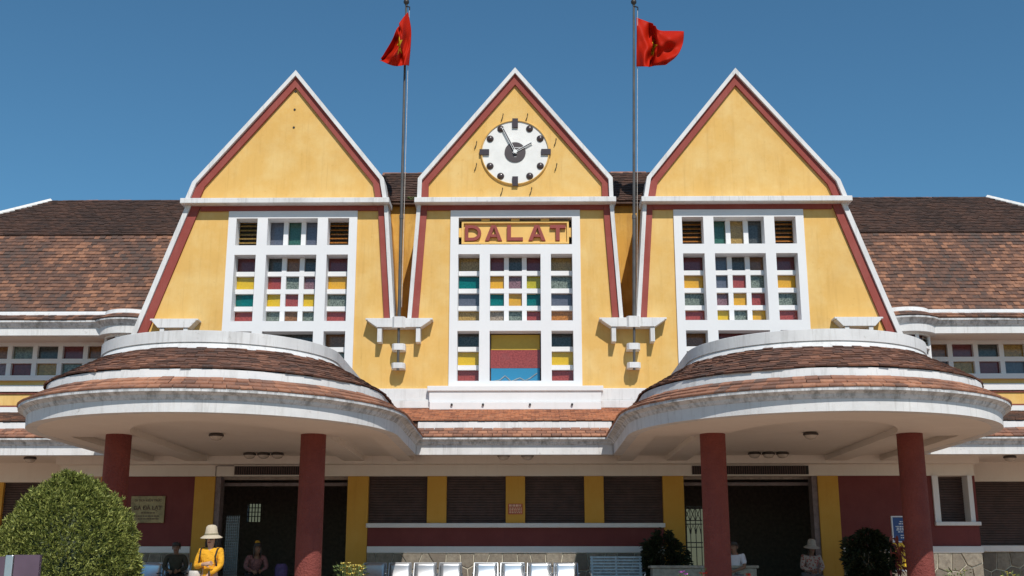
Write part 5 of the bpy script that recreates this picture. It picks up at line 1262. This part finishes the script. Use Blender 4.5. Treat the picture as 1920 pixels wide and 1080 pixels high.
def hat(T, h, mat, brim=0.19, tilt=0.12, crown=0.125, band='hat_band'):
    k = MB(); prof = [(0.0001, crown + 0.02), (0.05, crown + 0.013), (0.076, crown - 0.010), (0.087, crown * 0.4), (0.096, 0.0), (0.125, -0.018), (brim, -0.040), (brim, -0.046), (0.125, -0.028), (0.092, -0.010)]
    k.lathe(prof, 28); 
    q = Matrix.Translation(h + Vector((0, -0.005, 0.055))) @ Matrix.Rotation(tilt, 4, 'X')
    k.v = [tuple(q @ Vector(p)) for p in k.v]; H = k.build('hat', mat, T, local=True, smooth=50)
    k = MB(); k.lathe([(0.094, 0.004), (0.099, 0.006), (0.097, 0.024), (0.092, 0.026)], 28); k.v = [tuple(q @ Vector(p)) for p in k.v]; k.build('hat_band', band, H, local=True, smooth=50)

# standing woman in yellow, arms folded in front of her
J = dict(pel=(0, 0.0, 0.86), wai=(0, 0.0, 1.00), che=(0, 0.0, 1.19), nb=(0, -0.005, 1.345), head=(0.005, -0.03, 1.475), shL=(0.148, 0.0, 1.295), shR=(-0.148, 0.0, 1.295),
         elR=(-0.20, -0.03, 1.075), wrR=(-0.02, -0.185, 1.115), hdR=(1, -0.1, 0.12), elL=(0.175, -0.05, 1.09), wrL=(0.02, -0.16, 0.945), hdL=(-0.15, -0.15, -1), hiL=(0.085, 0, 0.80), hiR=(-0.085, 0, 0.80),
         knL=(0.09, -0.01, 0.44), knR=(-0.09, -0.02, 0.44), anL=(0.095, 0.02, 0.07), anR=(-0.10, 0.02, 0.07))
T, h = person('standing woman in yellow blouse, pale sun hat and sunglasses, arms folded', (-4.19, 16.5, 0), R(-6), J, 'skin', 'shirt_yellow', 'trousers_black', tops=0.9)
T.scale = (0.965, 0.965, 0.965); hair(T, h, True); hat(T, h, 'hat_straw', 0.158, 0.10)
for s in (-1, 1):
    k = MB(); k.obox(h + Vector((s * 0.033, -0.083, 0.006)), Vector((1, 0, 0)), Vector((0, 1, 0)), Vector((0, 0, 1)), 0.031, 0.005, 0.023); bevel(k.build('sunglasses_lens', 'black', T, local=True), 0.01, 3)
MB().box(h.x - 0.078, h.x + 0.078, h.y - 0.084, h.y - 0.078, h.z + 0.02, h.z + 0.028).build('sunglasses_bar', 'black', T, local=True)
for s in (-1, 1):
    MB().tube([(s * 0.135, 0.10, 1.20), (s * 0.13, 0.06, 1.35), (s * 0.125, -0.075, 1.33), (s * 0.115, -0.135, 1.22), (s * 0.14, -0.10, 1.08)], 0.011, 6).build('bag_strap', 'black', T, local=True)
MB().tube([(0.04, -0.165, 0.985), (0.06, -0.155, 0.985)], 0.034, 10).build('wristwatch', 'black', T, local=True)
k = MB(); rows = [[(-0.20 - 0.02 * z_ + c * 0.085 * (0.7 + 0.3 * z_), -0.02 - 0.03 * math.cos(c * 1.5) , 1.02 - 0.34 * z_) for c in (-1, -0.5, 0, 0.5, 1)] for z_ in (0, 0.2, 0.5, 0.8, 1)]
k.grid(rows); o = k.build('tote_bag', 'tote', T, local=True, smooth=80); md = o.modifiers.new('t', 'SOLIDIFY'); md.thickness = 0.05

def seated(lean=0.0, arms='lap'):
    y = lean
    J = dict(pel=(0, 0.05, 0.52), wai=(0, 0.04 + y * .2, 0.66), che=(0, 0.02 + y * .5, 0.84), nb=(0, y * .8, 0.99), head=(0, -0.03 + y, 1.12), shL=(0.17, 0.01 + y * .7, 0.945), shR=(-0.17, 0.01 + y * .7, 0.945),
             elL=(0.23, -0.03 + y * .6, 0.72), elR=(-0.23, -0.03 + y * .6, 0.72), wrL=(0.08, -0.24, 0.64), wrR=(-0.08, -0.24, 0.64), hdL=(-0.4, -0.9, -0.1), hdR=(0.4, -0.9, -0.1), hiL=(0.09, 0.0, 0.50), hiR=(-0.09, 0.0, 0.50),
             knL=(0.12, -0.38, 0.50), knR=(-0.12, -0.38, 0.50), anL=(0.12, -0.36, 0.09), anR=(-0.12, -0.36, 0.09))
    return J
T, h = person('person in dark clothes sitting in the shade left of the woman in yellow', (-7.06, 24.50, SZ), R(10), seated(-0.05), 'skin_dark', 'shirt_dark', 'trousers_black'); hair(T, h)
T, h = person('person in a pinkish patterned top bending forward in the left doorway', (-5.62, 25.4, SZ), R(25), seated(-0.20), 'skin_dark', 'shirt_pink', 'trousers_black'); hair(T, h, True)
k = MB(); k.lathe([(0.02, -0.02), (0.06, 0), (0.05, 0.03), (0.02, 0.05)], 12, tuple(h + Vector((0, 0.06, 0.12)))); k.build('hair_tie', 'hair_tie', T, local=True, smooth=60)
st_ = tag(MB().box(-0.2, 0.2, -0.2, 0.2, 0.0, 0.42).build('stool', 'pot'), 'dark stool under the bending person in the left doorway', 'stool'); st_.location = (-5.6, 25.48, SZ)
T, h = person('man in a white short-sleeved shirt sitting half behind the inner right column', (4.50, 24.10, SZ), R(-40), seated(-0.02), 'skin_dark', 'shirt_white', 'trousers_grey', short=True, tops=1.05); hair(T, h)
T, h = person('seated person in floral top and pale bucket hat at the right doorway', (6.28, 25.15, SZ), R(8), seated(-0.06), 'skin_dark', 'floral', 'trousers_grey', tops=1.1); hair(T, h, True); hat(T, h, 'hat_grey', 0.17, 0.2, 0.12, 'hat_grey')
ct = MB(); ct.box(-0.75, 0.75, -0.2, 0.25, 0.0, 0.40); ct.box(-0.8, 0.8, -0.24, 0.29, 0.40, 0.45)
tag(bevel(ct.build('stone_bench', 'stone_counter')), 'low pale stone bench under the person in the bucket hat', 'bench').location = (5.95, 25.22, SZ)
k = MB(); k.lathe([(0.10, 0), (0.13, 0.05), (0.14, 0.30), (0.11, 0.36), (0.10, 0.38)], 14); tag(k.build('shopping_bag', 'bag_purple', None, smooth=50), 'purple bag standing in the left doorway', 'bag').location = (-5.02, 25.3, SZ + 0.42)
tag(MB().box(-0.18, 0.18, -0.16, 0.16, 0, 0.42).build('stool', 'pot'), 'dark stool under the purple bag', 'stool').location = (-5.02, 25.3, SZ)
